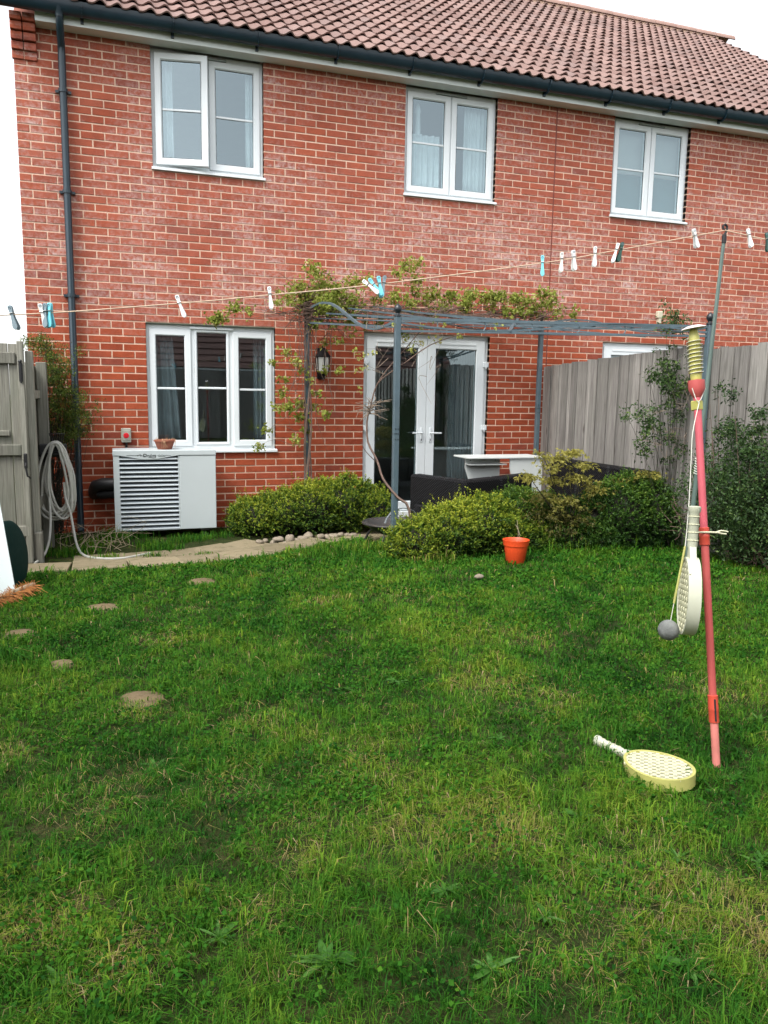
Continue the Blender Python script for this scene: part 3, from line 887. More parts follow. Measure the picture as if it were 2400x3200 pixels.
def gate_left():
    T = thing('garden_gate', (-.4, -1.68, .05), 'greenish weathered board gate with ledges and black latch beside the house corner', 'gate')
    y = -1.66; rd = random.Random(8); x = -.95; i = 0
    while x < .05:
        w = .118
        h = 1.86 + rd.uniform(-.012, .012)
        m = MB().cbox(0, w-.004, -.010, .010, .09-h, 0, .003); o = m.build('board', MAT['gate_wood'], T); o.location = (x, y + rd.uniform(-.002,.002), h); x += w; i += 1
    for z, a, b in ((1.735, -.95, .045), (1.005, -.95, .06), (.34, -.95, .09), (1.14, -.95, -.02)):
        m = MB().cbox(0, b-a, -.030, .0, -.045 if z != 1.14 else -.022, .045 if z != 1.14 else .022, .006); o = m.build('ledge', MAT['gate_wood'], T); o.location = (a, y-.0105, z)
    m = MB().cbox(-.022, .022, -.04, .04, -1.80, 0, .004); o = m.build('stile', MAT['gate_wood'], T); o.location = (.082, y, 1.87)
    l = MB(); l.cbox(.075, .10, y-.075, y-.0405, .86, .98, .005); l.tube([(.088, y-.07, .90), (.088, y-.10, .88), (.10, y-.10, .80), (.12, y-.08, .78)], .008, 6); l.build('latch', MAT['latch_black'], T)
    b = MB(); b.cbox(.07, .098, y-.06, y-.0405, 1.55, 1.70, .004); b.lathe([(.012,0),(.016,.01),(.012,.02),(0,.024)], 8, (.084, y-.07, 1.70)); b.tube([(.084,y-.065,1.54),(.084,y-.065,1.72)], .007, 6); b.build('bolt', MAT['latch_black'], T)
    P = thing('gate_post', (.135, -1.50, .05), 'squared timber post the gate closes against, left of the hose', 'post')
    m = MB().cbox(-.028, .028, -.05, .05, -1.84, 0, .006); o = m.build('shaft', MAT['gate_wood'], P); o.location = (.138, -1.56, 1.80)
    m = MB().cbox(-.03, .03, -.06, .06, -.16, .16, .01); o = m.build('foot_block', MAT['gate_wood'], P); o.location = (.15, -1.60, .16)
    S = thing('side_fence', (.12, -.5, .03), 'short dark timber fence panel between gate post and house corner', 'fence')
    yy = -1.44
    while yy < -.12:
        m = MB().cbox(-.010, .010, 0, .115, -1.66, 0, .003); o = m.build('board', MAT['gate_wood'], S); o.location = (.10 + rd.uniform(-.004,.004), yy, 1.70 + rd.uniform(-.02,.02)); yy += .12
    m = MB().cbox(-.045, .045, -.045, .045, -1.75, 0, .006); o = m.build('post', MAT['gate_wood'], S); o.location = (.165, -.72, 1.74)
    for z in (.5, 1.45): MB().box(.112, .15, -1.4, -.1, z-.035, z+.035).build('rail', MAT['gate_wood'], S)
gate_left()

def fence_run(name, a, b, h, label, mat='fence_wood', n=None):
    """plain boundary fence behind the camera and along the left"""
    a = Vector(a); b = Vector(b); L = (b-a).length; d = (b-a)/L
    T = thing(name, (a+b)/2, label, 'fence'); n = int(L/.125)
    ang = math.atan2(d.y, d.x)
    me = None
    for i in range(n):
        if me is None:
            m = MB().box(0, .12, -.009, .009, 0, h); me = m.mesh('board'); me.materials.append(MAT[mat])
        o = bpy.data.objects.new('board', me); link(o, T); p = a + d*(i*.125)
        o.location = (p.x, p.y, ground(p.x, p.y)); o.rotation_euler = (0, 0, ang)
    return T
fence_run('boundary_fence', (-1.15, -1.8, 0), (-1.15, -13, 0), 1.8, 'grey board fence along the left side of the lawn')
fence_run('rear_fence', (-1.15, -13, 0), (5.8, -13, 0), 1.8, 'grey board fence across the far end of the lawn')
fence_run('side_boundary', (-1.15, -1.8, 0), (-1.15, 3.0, 0), 1.75, 'grey board fence along the side passage')

# low tiled garage beyond the rear fence: mirrored in the ground floor glass
def far_garage():
    T = thing('tiled_garage', (2.5, -16, .3), 'low brick garage with dark tiled roof beyond the rear fence', 'garage')
    MB().box(-6, 11, -21, -15.2, .2, 2.35).build('wall', MAT['far_brick'], T)
    r = MB(); r.add([(-6.3,-14.8,2.2),(11.3,-14.8,2.2),(11.3,-18.1,4.9),(-6.3,-18.1,4.9),(-6.3,-21.4,2.2),(11.3,-21.4,2.2)], [(0,1,2,3),(3,2,5,4),(0,3,4),(1,5,2)])
    ro = r.build('roof', MAT['far_roof'], T)
    n = 14; a = math.atan2(2.7, 3.3)
    for k in range(n):
        t = k/n; MB().box(-6.3, 11.3, -.17, .17, 0, .03, Matrix.Translation((0, -14.92-3.3*t, 2.30+2.7*t)) @ Matrix.Rotation(-a+.09, 4, 'X')).build('tile_course', MAT['far_roof'], T)
    MB().box(-6.3, 11.3, -14.86, -14.80, 2.12, 2.24).build('fascia', MAT['upvc_dull'], T)
far_garage()

# ================================================================ heat pump
def heat_pump():
    T = thing('heat_pump', (1.26, -.3, .03), 'pale grey louvred heat pump unit standing against the brick wall under the window', 'heat pump')
    x0, x1, yf, yb, z0, z1 = .757, 1.757, -.50, -.14, .105, .915
    gx0, gx1, gz0, gz1 = x0+.062, x0+.622, z0+.005, z1-.055
    m = MB(); m.box(x0+.004, gx0, yf+.002, yb, z0, z1-.057); m.box(gx1, gx1+.016, yf+.004, yb, z0, z1-.057); m.box(gx0, gx1, yf+.06, yb, z0, z1-.057)
    m.box(gx0, gx1, yf+.004, yf+.0599, z0, z0+.006)
    m.build('casing', MAT['pump_grey'], T, bevel=.004)
    MB().cbox(gx1+.0165, x1-.003, yf, yb, z0+.002, z1-.058, .005).build('front_panel', MAT['pump_grey'], T)
    l = MB(); l.cbox(x0, x1, yf-.006, yb+.01, z1-.055, z1, .006); l.build('lid', MAT['pump_grey'], T)
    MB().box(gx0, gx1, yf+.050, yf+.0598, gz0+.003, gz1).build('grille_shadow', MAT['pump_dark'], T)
    n = 17; p = (gz1-gz0)/n; me = None
    for i in range(n):
        if me is None:
            s = MB(); L = gx1-gx0; pr = [(-.012, -p*.42), (-.016, -p*.36), (-.016, -p*.20), (.030, p*.08), (.034, p*.08), (.034, p*.0)]
            s.prism([(a, b) for a, b in pr], L, Matrix(((0,0,1,0),(1,0,0,0),(0,1,0,0),(0,0,0,1))))
            me = s.mesh('slat'); me.materials.append(MAT['pump_slat'])
        o = bpy.data.objects.new('slat', me); link(o, T); o.location = (gx0, yf+.015, gz0+(i+.5)*p)
    # curved badge plate with script-like flourish
    b = MB(); N = 24; pts = []
    for k in range(N+1): pts.append((-.28+.56*k/N, -.006-.036*math.cos((k/N-.5)*math.pi)**1.6 if 0 < k < N else -.002))
    poly = [(.28, .0), (-.28, .0)] + pts
    b.prism(poly, .010, Matrix(((1,0,0,(gx0+gx1)/2),(0,0,1,yf-.007),(0,1,0,z1-.050),(0,0,0,1)))); b.build('badge_plate', MAT['pump_grey'], T)
    f = MB(); cx = (gx0+gx1)/2; rd = random.Random(2); z = z1-.056; yy = yf-.0075
    def stroke(pp, r=.0016): f.tube([(cx+a*1.12, yy, z+c*1.15-.001) for a, c in pp], r*1.5, 5)
    stroke([(-.19,.004),(-.15,.007),(-.11,.004),(-.08,.008),(-.06,.002),(-.03,-.004)], .0014)
    stroke([(-.10,-.002),(-.085,.009),(-.07,.012),(-.062,.002),(-.075,-.004)], .0014)
    stroke([(-.045,-.006),(-.048,.006),(-.042,.016),(-.025,.016),(-.016,.004),(-.030,-.006),(-.045,-.007)], .0024)
    stroke([(-.012,-.003),(-.008,.006),(0,.006),(.002,-.003),(.006,-.004)], .0020)
    stroke([(.010,.008),(.010,-.004),(.016,-.004)], .0020)
    stroke([(.020,.014),(.018,-.004),(.026,-.004)], .0020)
    stroke([(.030,-.004),(.033,.007),(.040,.006),(.041,-.005)], .0020)
    stroke([(.058,.007),(.046,.006),(.047,-.003),(.056,-.003),(.058,.007),(.056,-.014),(.036,-.018),(.012,-.012),(-.005,-.016)], .0018)
    stroke([(.075,.003),(.09,.009),(.10,.004),(.115,.009),(.125,.002),(.15,.005),(.19,.001)], .0014)
    stroke([(.08,-.004),(.10,-.006),(.12,-.003),(.14,-.006)], .0014)
    f.build('badge_script', MAT['pump_mark'], T)
    for x in (x0+.12, x1-.12):
        q = MB(); q.cbox(x-.045, x+.045, yf+.02, yb, .085, z0-.0005, .004); q.tube([(x, yf+.06, .03), (x, yf+.06, .09)], .014, 8); q.tube([(x, yb-.05, .03), (x, yb-.05, .09)], .014, 8); q.lathe([(.03,0),(.03,.012),(.014,.02)], 10, (x, yf+.06, .026)); q.build('foot', MAT['iron_dark'], T)
    m = MB(); m.tube([(x0+.01, -.28, .56), (x0-.10, -.26, .56), (x0-.165, -.22, .54), (x0-.185, -.14, .48), (x0-.185, -.05, .44), (x0-.185, .02, .44)], .062, 12); m.tube([(x0+.01, -.24, .46), (x0-.12, -.20, .45), (x0-.13, .02, .42)], .05, 10)
    m.build('lagged_pipe', MAT['black_plastic'], T, smooth=True)
heat_pump()

def trough_pot():
    T = thing('planter_bowl', (1.262, -.36, .915), 'small terracotta bowl of dead plants on top of the heat pump', 'plant pot')
    m = MB(); m.lathe([(.068,0),(.072,.004),(.098,.075),(.108,.080),(.108,.094),(.098,.096),(.092,.082),(.066,.014)], 24, (1.262, -.36, .9155)); m.build('bowl', MAT['terracotta'], T, smooth=True)
    MB().lathe([(.0,0),(.09,0),(.0,.004)], 16, (1.262, -.36, .988)).build('compost', MAT['soil'], T)
    s = MB(); rd = random.Random(6)
    for i in range(34):
        a = rd.uniform(0, 6.28); r = rd.uniform(.01, .09); x, y = 1.262+r*math.cos(a), -.36+r*math.sin(a)
        dx, dy = rd.gauss(0,.025), rd.gauss(0,.02); h = rd.uniform(.012, .04)
        s.tube([(x,y,.985),(x+dx*.6,y+dy*.6,.99+h),(x+dx*1.5,y+dy*1.5,.985+h*.6)], [.0022,.0018,.001], 4)
    for i in range(9):
        x = 1.262 + rd.uniform(-.045, .0) + (.10 if i > 6 else 0); y = -.468
        s.tube([(x,-.44,.99),(x+.004,-.462,1.015),(x+rd.gauss(0,.006),-.474,.985),(x+rd.gauss(0,.01),-.472,.945-rd.uniform(0,.02))], [.002,.002,.0018,.001], 4)
    s.build('dead_stems', MAT['dead_stem'], T)
trough_pot()

def isolator():
    T = thing('isolator_switch', (.90, -.04, 1.04), 'grey isolator box with red rotary knob on the brick wall', 'switch')
    MB().cbox(.85, .948, -.058, -.0005, .965, 1.112, .006).build('box', MAT['switch_grey'], T)
    MB().cbox(.862, .936, -.064, -.0585, .985, 1.092, .004).build('cover', MAT['switch_grey'], T)
    k = MB(); M = Matrix.Rotation(R_(90), 4, 'X'); k.lathe([(.028,0),(.028,.008),(.026,.012),(0,.012)], 20, (.899, -.0645, 1.038), M); k.cbox(.893, .905, -.092, -.0765, 1.014, 1.062, .003); k.build('knob', MAT['switch_red'], T, smooth=True)
    MB().tube([(.90,-.03,.966),(.90,-.028,.93),(.895,-.02,.90)], .012, 8).build('cable', MAT['black_plastic'], T)
isolator()

def lantern():
    T = thing('wall_lantern', (2.99, -.01, 1.7), 'black half lantern on the brick wall between window and french doors', 'lantern')
    x, y = 2.985, -.085; n = 6
    def hexlathe(prof, z): return MB().lathe(prof, 6, (x, y, z), Matrix.Rotation(R_(30), 4, 'Z'))
    MB().cbox(x-.045, x+.045, -.016, -.0005, 1.66, 2.0, .004).build('back_plate', MAT['lantern_black'], T)
    hexlathe([(.088,0),(.092,.006),(.060,.055),(.044,.085),(.028,.10),(.010,.108),(.012,.125),(.004,.135),(0,.137)], 1.895).build('cap', MAT['lantern_black'], T)
    hexlathe([(.018,-.085),(.012,-.075),(.020,-.060),(.058,-.012),(.074,-.004),(.074,.004),(.0,.004)], 1.738).build('base', MAT['lantern_black'], T)
    hexlathe([(.066,0),(.074,.155)], 1.742).build('glass', MAT['lantern_glass'], T)
    for k in range(6):
        a = R_(30+60*k); MB().bar((x+.070*math.cos(a), y+.070*math.sin(a), 1.738), (x+.080*math.cos(a), y+.080*math.sin(a), 1.90), .010, .010, (1,0,0)).build('glazing_rib', MAT['lantern_black'], T)
lantern()

# ================================================================ hose on its hanger
def hose():
    H = thing('hose_hanger', (.27, -.62, .95), 'black plastic hose hanger on the timber post beside the gate', 'hanger')
    m = MB(); m.cbox(.12, .36, -.845, -.772, .88, 1.00, .01); m.cbox(.14, .34, -.90, -.8455, .90, .93, .006); m.box(.15,.18,-.80,-.7652,.80,.879); m.build('bracket', MAT['black_plastic'], H)
    n = MB()
    for i in range(7): 
        x = .265+.012*i-.02; n.tube([(x, -.84, .99), (x+.004*(i-3), -.86, 1.06), (x+.009*(i-3), -.90, 1.10)], .006, 5)
    n.build('hook', MAT['black_plastic'], H)
    T = thing('garden_hose', (.28, -.88, .06), 'grey coiled garden hose hanging beside the gate and trailing onto the path', 'hose')
    rd = random.Random(12); pts = []
    for lp in range(8):
        w = rd.uniform(.07, .15); h = rd.uniform(.30, .36); cx = .275 + rd.uniform(-.018, .018); top = 1.03 - rd.uniform(0, .015); y = -.90 - .012*lp
        for k in range(20):
            a = 2*math.pi*k/20
            q = math.cos(a); x = cx + w*math.sin(a)*(1.05 - .25*q) + rd.uniform(-.004,.004); z = top - h + h*q
            pts.append((x + .05*math.sin(a*.5+lp)*(1-q)*.5, y - .010*math.sin(a) - .02*(1-q)*rd.uniform(.4,1.2), z))
    tail = [(.34,-1.02,.52), (.375,-1.06,.40), (.395,-1.10,.28), (.42,-1.18,.14), (.46,-1.32,.07), (.53,-1.52,.066), (.66,-1.66,.072), (.80,-1.69,.074), (.92,-1.60,.070), (1.04,-1.46,.060)]
    m = MB(); m.tube(smooth_path(pts, 2), .0105, 8); m.build('coil', MAT['hose_grey'], T, smooth=True)
    m = MB(); m.tube(smooth_path([(.33,-.98,.66)] + tail, 4), .0105, 8); m.build('trailing_end', MAT['hose_grey'], T, smooth=True)
    m = MB(); m.tube(smooth_path([(.20,-.98,.62),(.205,-1.02,.48),(.21,-1.10,.32),(.20,-1.25,.17),(.17,-1.48,.09),(.12,-1.74,.078)], 4), .0105, 8); m.build('lower_end', MAT['hose_grey'], T, smooth=True)
def smooth_path(pts, sub=3):
    P = [Vector(p) for p in pts]; out = []
    for i in range(len(P)-1):
        p0, p1, p2, p3 = P[max(i-1,0)], P[i], P[i+1], P[min(i+2,len(P)-1)]
        for k in range(sub):
            t = k/sub
            out.append(.5*((2*p1)+(p2-p0)*t+(2*p0-5*p1+4*p2-p3)*t*t+(3*p1-p0-3*p2+p3)*t**3))
    out.append(P[-1]); return out


hose()

# ================================================================ left edge: board, lid, broom head
def left_bits():
    m = MB(); a = [(-.36,-3.10,.12),(.125,-3.14,.12),(-.005,-2.74,.80),(-.36,-2.74,.83)]
    b = [(p[0], p[1]+.018, p[2]+.004) for p in a]
    m.add(a+b, [(0,1,2,3),(7,6,5,4),(0,4,5,1),(1,5,6,2),(2,6,7,3),(3,7,4,0)])
    o = m.build('leaning_board', MAT['board_white']); tag(o, 'white smooth board leaning at the left edge of the lawn', 'board')
    c = Vector((.060, -2.66, .335)); M = Matrix.Translation(c) @ Matrix.Rotation(R_(74), 4, 'Z') @ Matrix.Rotation(R_(83), 4, 'X')
    T = thing('water_butt_lid', (.05, -2.62, .11), 'dark green round lid standing on edge behind the white board', 'lid')
    q = MB(); q.lathe([(0,.03),(.10,.03),(.20,.02),(.232,.012),(.242,0),(.242,-.02),(.232,-.024),(.225,-.004),(0,.008)], 32, (0,0,0)); q.v = [tuple(M @ Vector(p)) for p in q.v]; q.build('rim', MAT['lid_green'], T, smooth=True)
    T = thing('broom_head', (.18, -3.2, .14), 'orange coir broom head lying in the grass at the left edge', 'broom')
    MB().cbox(-.20, .20, -.02, .02, .0, .03, .008, Matrix.Translation((.13, -3.26, .19)) @ Matrix.Rotation(R_(62), 4, 'Z')).build('stock', MAT['dry_stick'], T)
    r = MB(); rd = random.Random(3); M = Matrix.Translation((.13, -3.26, .175)) @ Matrix.Rotation(R_(62), 4, 'Z')
    for i in range(700):
        x = rd.uniform(-.20, .20); y = rd.uniform(-.02, .02); p = M @ Vector((x, y, .03)); q = M @ Vector((x+rd.gauss(0,.012), y+rd.gauss(0,.035)-.01, -.03+rd.uniform(-.02,.10)))
        r.tube([p, q], [.0022, .0012], 3, False)
    r.build('bristles', MAT['broom_coir'], T)
left_bits()

# ================================================================ paving
def dp(px, py, depth): return CAM + ray(px, py) * depth
EDGE = [(-.05,-2.16), (.45,-2.18), (.95,-2.17), (1.35,-2.12), (1.72,-2.0), (2.05,-1.84), (2.36,-1.62), (2.66,-1.40), (2.96,-1.18), (3.3,-1.05), (3.7,-1.0)]
def edge_y(x):
    return float(np.interp(x, [p[0] for p in EDGE], [p[1] for p in EDGE]))
def paving():
    P = MB(); pts = EDGE
    vs = []
    for x, y in pts: vs += [(x, y+.02, ground(x, y)-.004), (x, y+.48, ground(x, y+.48)-.004)]
    P.add(vs, [(2*i, 2*i+2, 2*i+3, 2*i+1) for i in range(len(pts)-1)])
    bed = P.build('path', MAT['soil']); tag(bed, kind='structure', label='slab path along the edge of the lawn')
    rd = random.Random(5)
    cum = [0.0]
    for a, b in zip(pts[:-1], pts[1:]): cum.append(cum[-1] + math.dist(a, b))
    def pt(s): return np.array([np.interp(s, cum, [p[0] for p in pts]), np.interp(s, cum, [p[1] for p in pts])])
    s = .0
    while s < cum[-1] - .46:
        for lane, (o0, o1) in enumerate(((.0, .44), (.455, .86))):
            if lane == 1 and (s < .15 or s > 2.4 or rd.random() < .25): continue
            a, b = pt(s+.014), pt(s+.436); d = (b-a)/np.linalg.norm(b-a); n = np.array([-d[1], d[0]])
            q = [a+n*o0, b+n*o0, b+n*o1, a+n*o1]; m = MB()
            c = sum(q)/4; lift = rd.uniform(.006, .016) - (.004 if lane else 0); tl = rd.uniform(-.008, .008)
            top = [(x-c[0], y-c[1], ground(x, y)+lift+tl*(k % 2)) for k, (x, y) in enumerate(q)]
            ins = [((x)*.975, (y)*.975, z+.004) for x, y, z in top]
            bot = [(x, y, z-.05) for x, y, z in top]
            m.add(ins+top+bot, [(0,1,2,3)] + [(4+k, 4+(k+1) % 4, (k+1) % 4, k) for k in range(4)] + [(8+k, 8+(k+1) % 4, 4+(k+1) % 4, 4+k) for k in range(4)])
            o = m.build('paving_slab', MAT['slab'], bed); o.location = (c[0], c[1], 0)
        s += .455
    # patio behind the hedges
    pat = MB().box(3.2, 5.78, -2.0, .0, -.05, .022).build('patio', MAT['soil']); tag(pat, kind='structure', label='paved patio in front of the french doors')
    me = None
    for i in range(6):
        for j in range(4):
            if me is None:
                me = MB().cbox(-.2175, .2175, -.2175, .2175, -.03, .012, .004).mesh('paving_slab'); me.materials.append(MAT['slab'])
            o = bpy.data.objects.new('paving_slab', me); link(o, pat); o.location = (3.30+.445*i+.1, -.25-.445*j, .026)
paving()

ORD = ['leftmost', 'second', 'third', 'fourth', 'fifth', 'sixth', 'seventh', 'eighth', 'ninth', 'tenth', 'eleventh', 'twelfth', 'thirteenth', 'fourteenth', 'fifteenth', 'sixteenth', 'seventeenth', 'eighteenth', 'nineteenth', 'twentieth', 'twenty-first']
def pebbles():
    rd = random.Random(21); k = 0
    spots = [(562,1175,.035),(575,1172,.03),(590,1176,.028),(603,1172,.045),(617,1176,.022),(628,1172,.05),(642,1171,.028),(655,1168,.04),(668,1163,.05),(680,1170,.024),(695,1166,.04),(708,1165,.032),(722,1164,.045),(737,1162,.035),(752,1160,.03),(764,1161,.04),(585,1180,.016),(612,1180,.016),(648,1175,.015),(700,1171,.016),(745,1167,.015)]
    for i, (px, py, r) in enumerate(spots):
        p = gat(px, py); m = MB(); f = rd.uniform(.55, .8)
        m.blob((0,0,0), (r*rd.uniform(1.1,1.6), r*rd.uniform(.9,1.2), r*f*1.05), 14, 9, .22, i)
        o = m.build('pebble', MAT['pebble']); o.data.polygons.foreach_set('use_smooth', [True]*len(o.data.polygons))
        o.location = (p.x, p.y+.03, ground(p.x, p.y)+r*f*.75); o.rotation_euler = (0, 0, rd.uniform(0, 3))
        tag(o, ORD[sorted(range(len(spots)), key=lambda q: spots[q][0]).index(i)] + (' pebble from the left in' if sorted(range(len(spots)), key=lambda q: spots[q][0]).index(i) else ' pebble in') + ' the row between path and box hedge', 'pebble', 'pebbles along the hedge')
pebbles()
STONES = [(1.338,-2.945,.115,'nearest the path'), (.658,-3.644,.11,'second from the path'), (.237,-4.195,.10,'at the left edge of the picture'), (.486,-4.874,.075,'small one half lost in the grass'), (.817,-5.504,.10,'nearest the camera')]
for i, (x, y, r, w) in enumerate(STONES):
    m = MB(); m.blob((0,0,0), (r, r*.92, .018), 18, 6, .07, 40+i)
    o = m.build('stepping_stone', MAT['step_stone']); o.data.polygons.foreach_set('use_smooth', [True]*len(o.data.polygons)); o.location = (x, y, ground(x, y)+.0)
    tag(o, 'flat brown stepping stone in the lawn, ' + w, 'stepping stone', 'stepping stones')
m = MB(); m.blob((0,0,0), (.038,.03,.02), 12, 8, .1, 77); o = m.build('stone', MAT['pebble']); o.data.polygons.foreach_set('use_smooth', [True]*len(o.data.polygons)); o.location = (3.278,-3.536,ground(3.278,-3.536)+.022)
tag(o, 'small grey stone on the lawn in front of the orange pot', 'stone')

# ================================================================ pergola
PA, PB, PC, PD = (3.07,-2.25), (2.755,-.30), (5.575,-.30), (5.735,-2.92)
def pergola():
    T = thing('metal_pergola', (4.2, -1.6, .03), 'blue grey metal pergola with curved side rails and ball finials over the patio', 'pergola')
    W = .05; tops = {}
    for (x, y), h in ((PA, 2.145), (PB, 2.40), (PC, 2.36), (PD, 2.14)):
        m = MB(); m.cbox(x-W/2, x+W/2, y-W/2, y+W/2, ground(x, y)-.03, h, .004)
        m.build('post', MAT['pergola_metal'], T)
        if (x, y) in (PA, PC):
            s = MB(); s.cbox(x-W/2-.003, x+W/2+.003, y-W/2-.003, y+W/2+.003, 1.16 if (x,y)==PA else 1.36, 1.165 if (x,y)==PA else 1.365, .001)
            for dz in (-.045, .045):
                for dx in (-.012, .012): s.tube([(x+dx, y-W/2-.006, (1.16 if (x,y)==PA else 1.36)+dz), (x+dx, y-W/2+.002, (1.16 if (x,y)==PA else 1.36)+dz)], .005, 6)
            s.build('sleeve_bolts', MAT['finial_black'], T)
        f = MB(); f.lathe([(.026,0),(.030,.004),(.030,.018),(.018,.022),(.016,.03),(.030,.05),(.034,.066),(.030,.084),(.016,.10),(.006,.108),(0,.110)], 16, (x, y, h)); f.build('finial', MAT['finial_black'], T, smooth=True)
    def P3(p, z): return Vector((p[0], p[1], z))
    rd = random.Random(1)
    def rail(a, b, w=.018, h=.024, name='rail'): MB().bar(a, b, w, h).build(name, MAT['pergola_metal'], T)
    def wave(a, b, za, zb, amp, n=18, sgn=1, w=.018, h=.014, name='curved_rail'):
        pts = []
        for k in range(n+1):
            t = k/n; p = Vector((a[0]+(b[0]-a[0])*t, a[1]+(b[1]-a[1])*t, za+(zb-za)*t + sgn*amp*math.sin(t*math.pi*2))); pts.append(p)
        MB().ribbon(pts, w, h).build(name, MAT['pergola_metal'], T)
    # front, back and side rails
    rail(P3(PA, 2.13), P3(PD, 2.125)); rail(P3(PA, 2.03), P3(PD, 2.045), .018, .018)
    rail(P3(PB, 2.34), P3(PC, 2.31)); rail(P3(PB, 2.25), P3(PC, 2.23), .018, .018)
    rail(P3(PA, 2.06), P3(PB, 2.24), .018, .018); rail(P3(PD, 2.045), P3(PC, 2.23), .018, .018)
    wave(PB, PA, 2.36, 2.12, .10, sgn=1, w=.024, h=.022); wave(PC, PD, 2.34, 2.12, .06, sgn=1)
    wave(PB, PC, 2.36, 2.33, .09, sgn=1); wave(PA, PD, 2.10, 2.07, .05, sgn=-1)
    # roof bars running front to back and a crossed flat brace
    for k in range(1, 8):
        t = k/8; a = Vector((PA[0]+(PD[0]-PA[0])*t, PA[1]+(PD[1]-PA[1])*t, 2.12+.0*t + .02*math.sin(t*6.28))); b = Vector((PB[0]+(PC[0]-PB[0])*t, PB[1]+(PC[1]-PB[1])*t, 2.36-.03*t + .09*math.sin(t*6.28)))
        rail(a, b, .014, .014, 'roof_bar')
    rail(P3(PA, 2.02), P3(PC, 2.27), .03, .012, 'brace'); rail((3.9,-1.2,2.24), (5.2,-2.75,2.03), .03, .012, 'brace'); rail((4.0,-2.5,2.05), (5.1,-.6,2.36), .03, .012, 'brace'); rail(P3(PB, 2.29), P3(PD, 2.08), .03, .012, 'brace')
    for k in (.25, .5, .75):
        a = Vector((PA[0]+(PB[0]-PA[0])*k, PA[1]+(PB[1]-PA[1])*k, 2.13+.22*k)); b = Vector((PD[0]+(PC[0]-PD[0])*k, PD[1]+(PC[1]-PD[1])*k, 2.12+.2*k)); rail(a, b, .016, .016, 'cross_bar')
    for k in range(6):
        t = .12 + .15*k; p = Vector((PA[0]+(PD[0]-PA[0])*t, PA[1]+(PD[1]-PA[1])*t, 2.13))
        pts = [p + Vector((.045*math.cos(a)-.03, 0, -.045+.045*math.sin(a))) for a in np.linspace(math.pi*.5, -math.pi*.4, 7)]
        MB().tube(pts, .005, 5).build('scroll', MAT['pergola_metal'], T)
pergola()

# ================================================================ patio furniture
def rattan_mat():
    t = NT('rattan_weave'); p = t.obj(); s = t.add('SeparateXYZ', {0: p})
    u = t.math('MULTIPLY', t.math('ADD', s.outputs[0], s.outputs[1]), 62.0); v = t.math('MULTIPLY', s.outputs[2], 75.0)
    a = t.math('SINE', t.math('MULTIPLY', u, 3.1416)); par = t.math('MODULO', t.math('FLOOR', v), 2.0)
    b = t.math('MULTIPLY', a, t.math('SUBTRACT', t.math('MULTIPLY', par, 2.0), 1.0))
    c_ = t.math('SINE', t.math('MULTIPLY', t.math('FRACT', v), 3.1416))
    h = t.math('MULTIPLY', t.math('ADD', t.math('MULTIPLY', b, .5), .5), c_)
    c = t.mix(h, (.004, .004, .005), (.020, .021, .023))
    t.set(Base_Color=c, Roughness=.55); t.b.inputs['Specular IOR Level'].default_value = .2; t.bump(h, .9, .01); MAT['rattan_weave'] = t.m
rattan_mat()
def sofa_block(T, a, b, depth, z1, thick=.16, seat=.36, name='back'):
    """run of sofa from a to b: back panel toward the camera, seat behind"""
    a = Vector(a); b = Vector(b); d = (b-a).normalized(); n = Vector((-d.y, d.x)); L = (b-a).length; ang = math.atan2(d.y, d.x)
    k = int(round(L/.68)) or 1
    for i in range(k):
        m = MB().cbox(.004, L/k-.004, 0, thick, .05, z1, .02); o = m.build('back_panel', MAT['rattan_weave'], T, bevel=.0); o.location = (*(a + d*(L/k*i)), 0); o.rotation_euler = (0, 0, ang)
    m = MB().cbox(.0, L, thick+.002, depth, .05, seat, .02); o = m.build('seat_base', MAT['rattan_weave'], T); o.location = (*a, 0); o.rotation_euler = (0, 0, ang)
def furniture():
    T = thing('rattan_sofa', (4.6, -1.2, .04), 'black woven rattan sofa with its back to the lawn behind the hedge', 'sofa')
    sofa_block(T, (4.06,-1.58), (5.16,-.98), .68, .655)
    m = MB().cbox(0, .82, -.15, -.002, .05, .66, .02); o = m.build('arm_panel', MAT['rattan_weave'], T); o.location = (4.05, -1.575, 0); o.rotation_euler = (0, 0, R_(111))
    T2 = thing('rattan_sofa', (5.5, -1.5, .04), 'black woven rattan sofa standing along the grey fence', 'sofa')
    for i in range(3):
        m = MB().cbox(5.60, 5.76, -2.32+.58*i+.004, -2.32+.58*(i+1)-.004, .05, .80, .02); m.build('back_panel', MAT['rattan_weave'], T2)
    MB().cbox(5.20, 5.598, -2.3, -.60, .05, .36, .02).build('seat_base', MAT['rattan_weave'], T2)
    D = thing('white_desk', (4.9, -.72, .04), 'white flat-pack desk with chamfered legs behind the rattan sofa', 'desk')
    y0 = -.80
    MB().cbox(4.44, 5.395, y0-.02, y0+.38, .812, .832, .004).build('desk_top', MAT['desk_white'], D)
    def panel(x0, x1, yy, nm):
        pl = [(x0, .812), (x0, .70), (x0+.05, .56), (x0+.05, .04), (x1, .04), (x1, .812)]
        MB().prism([(a-x0, b) for a, b in pl], .018, Matrix(((1,0,0,x0),(0,0,1,yy),(0,1,0,0),(0,0,0,1)))).build(nm, MAT['desk_white'], D)
    panel(4.49, 4.92, y0+.16, 'back_panel'); panel(4.965, 5.375, y0, 'side_panel')
    MB().cbox(4.485, 4.94, y0+.02, y0+.159, .738, .752, .003).build('shelf', MAT['desk_white'], D)
    for x in (4.55, 4.86): MB().tube([(x, y0+.1585, .785), (x, y0+.162, .785)], .006, 8).build('screw_hole', MAT['seal'], D)
furniture()

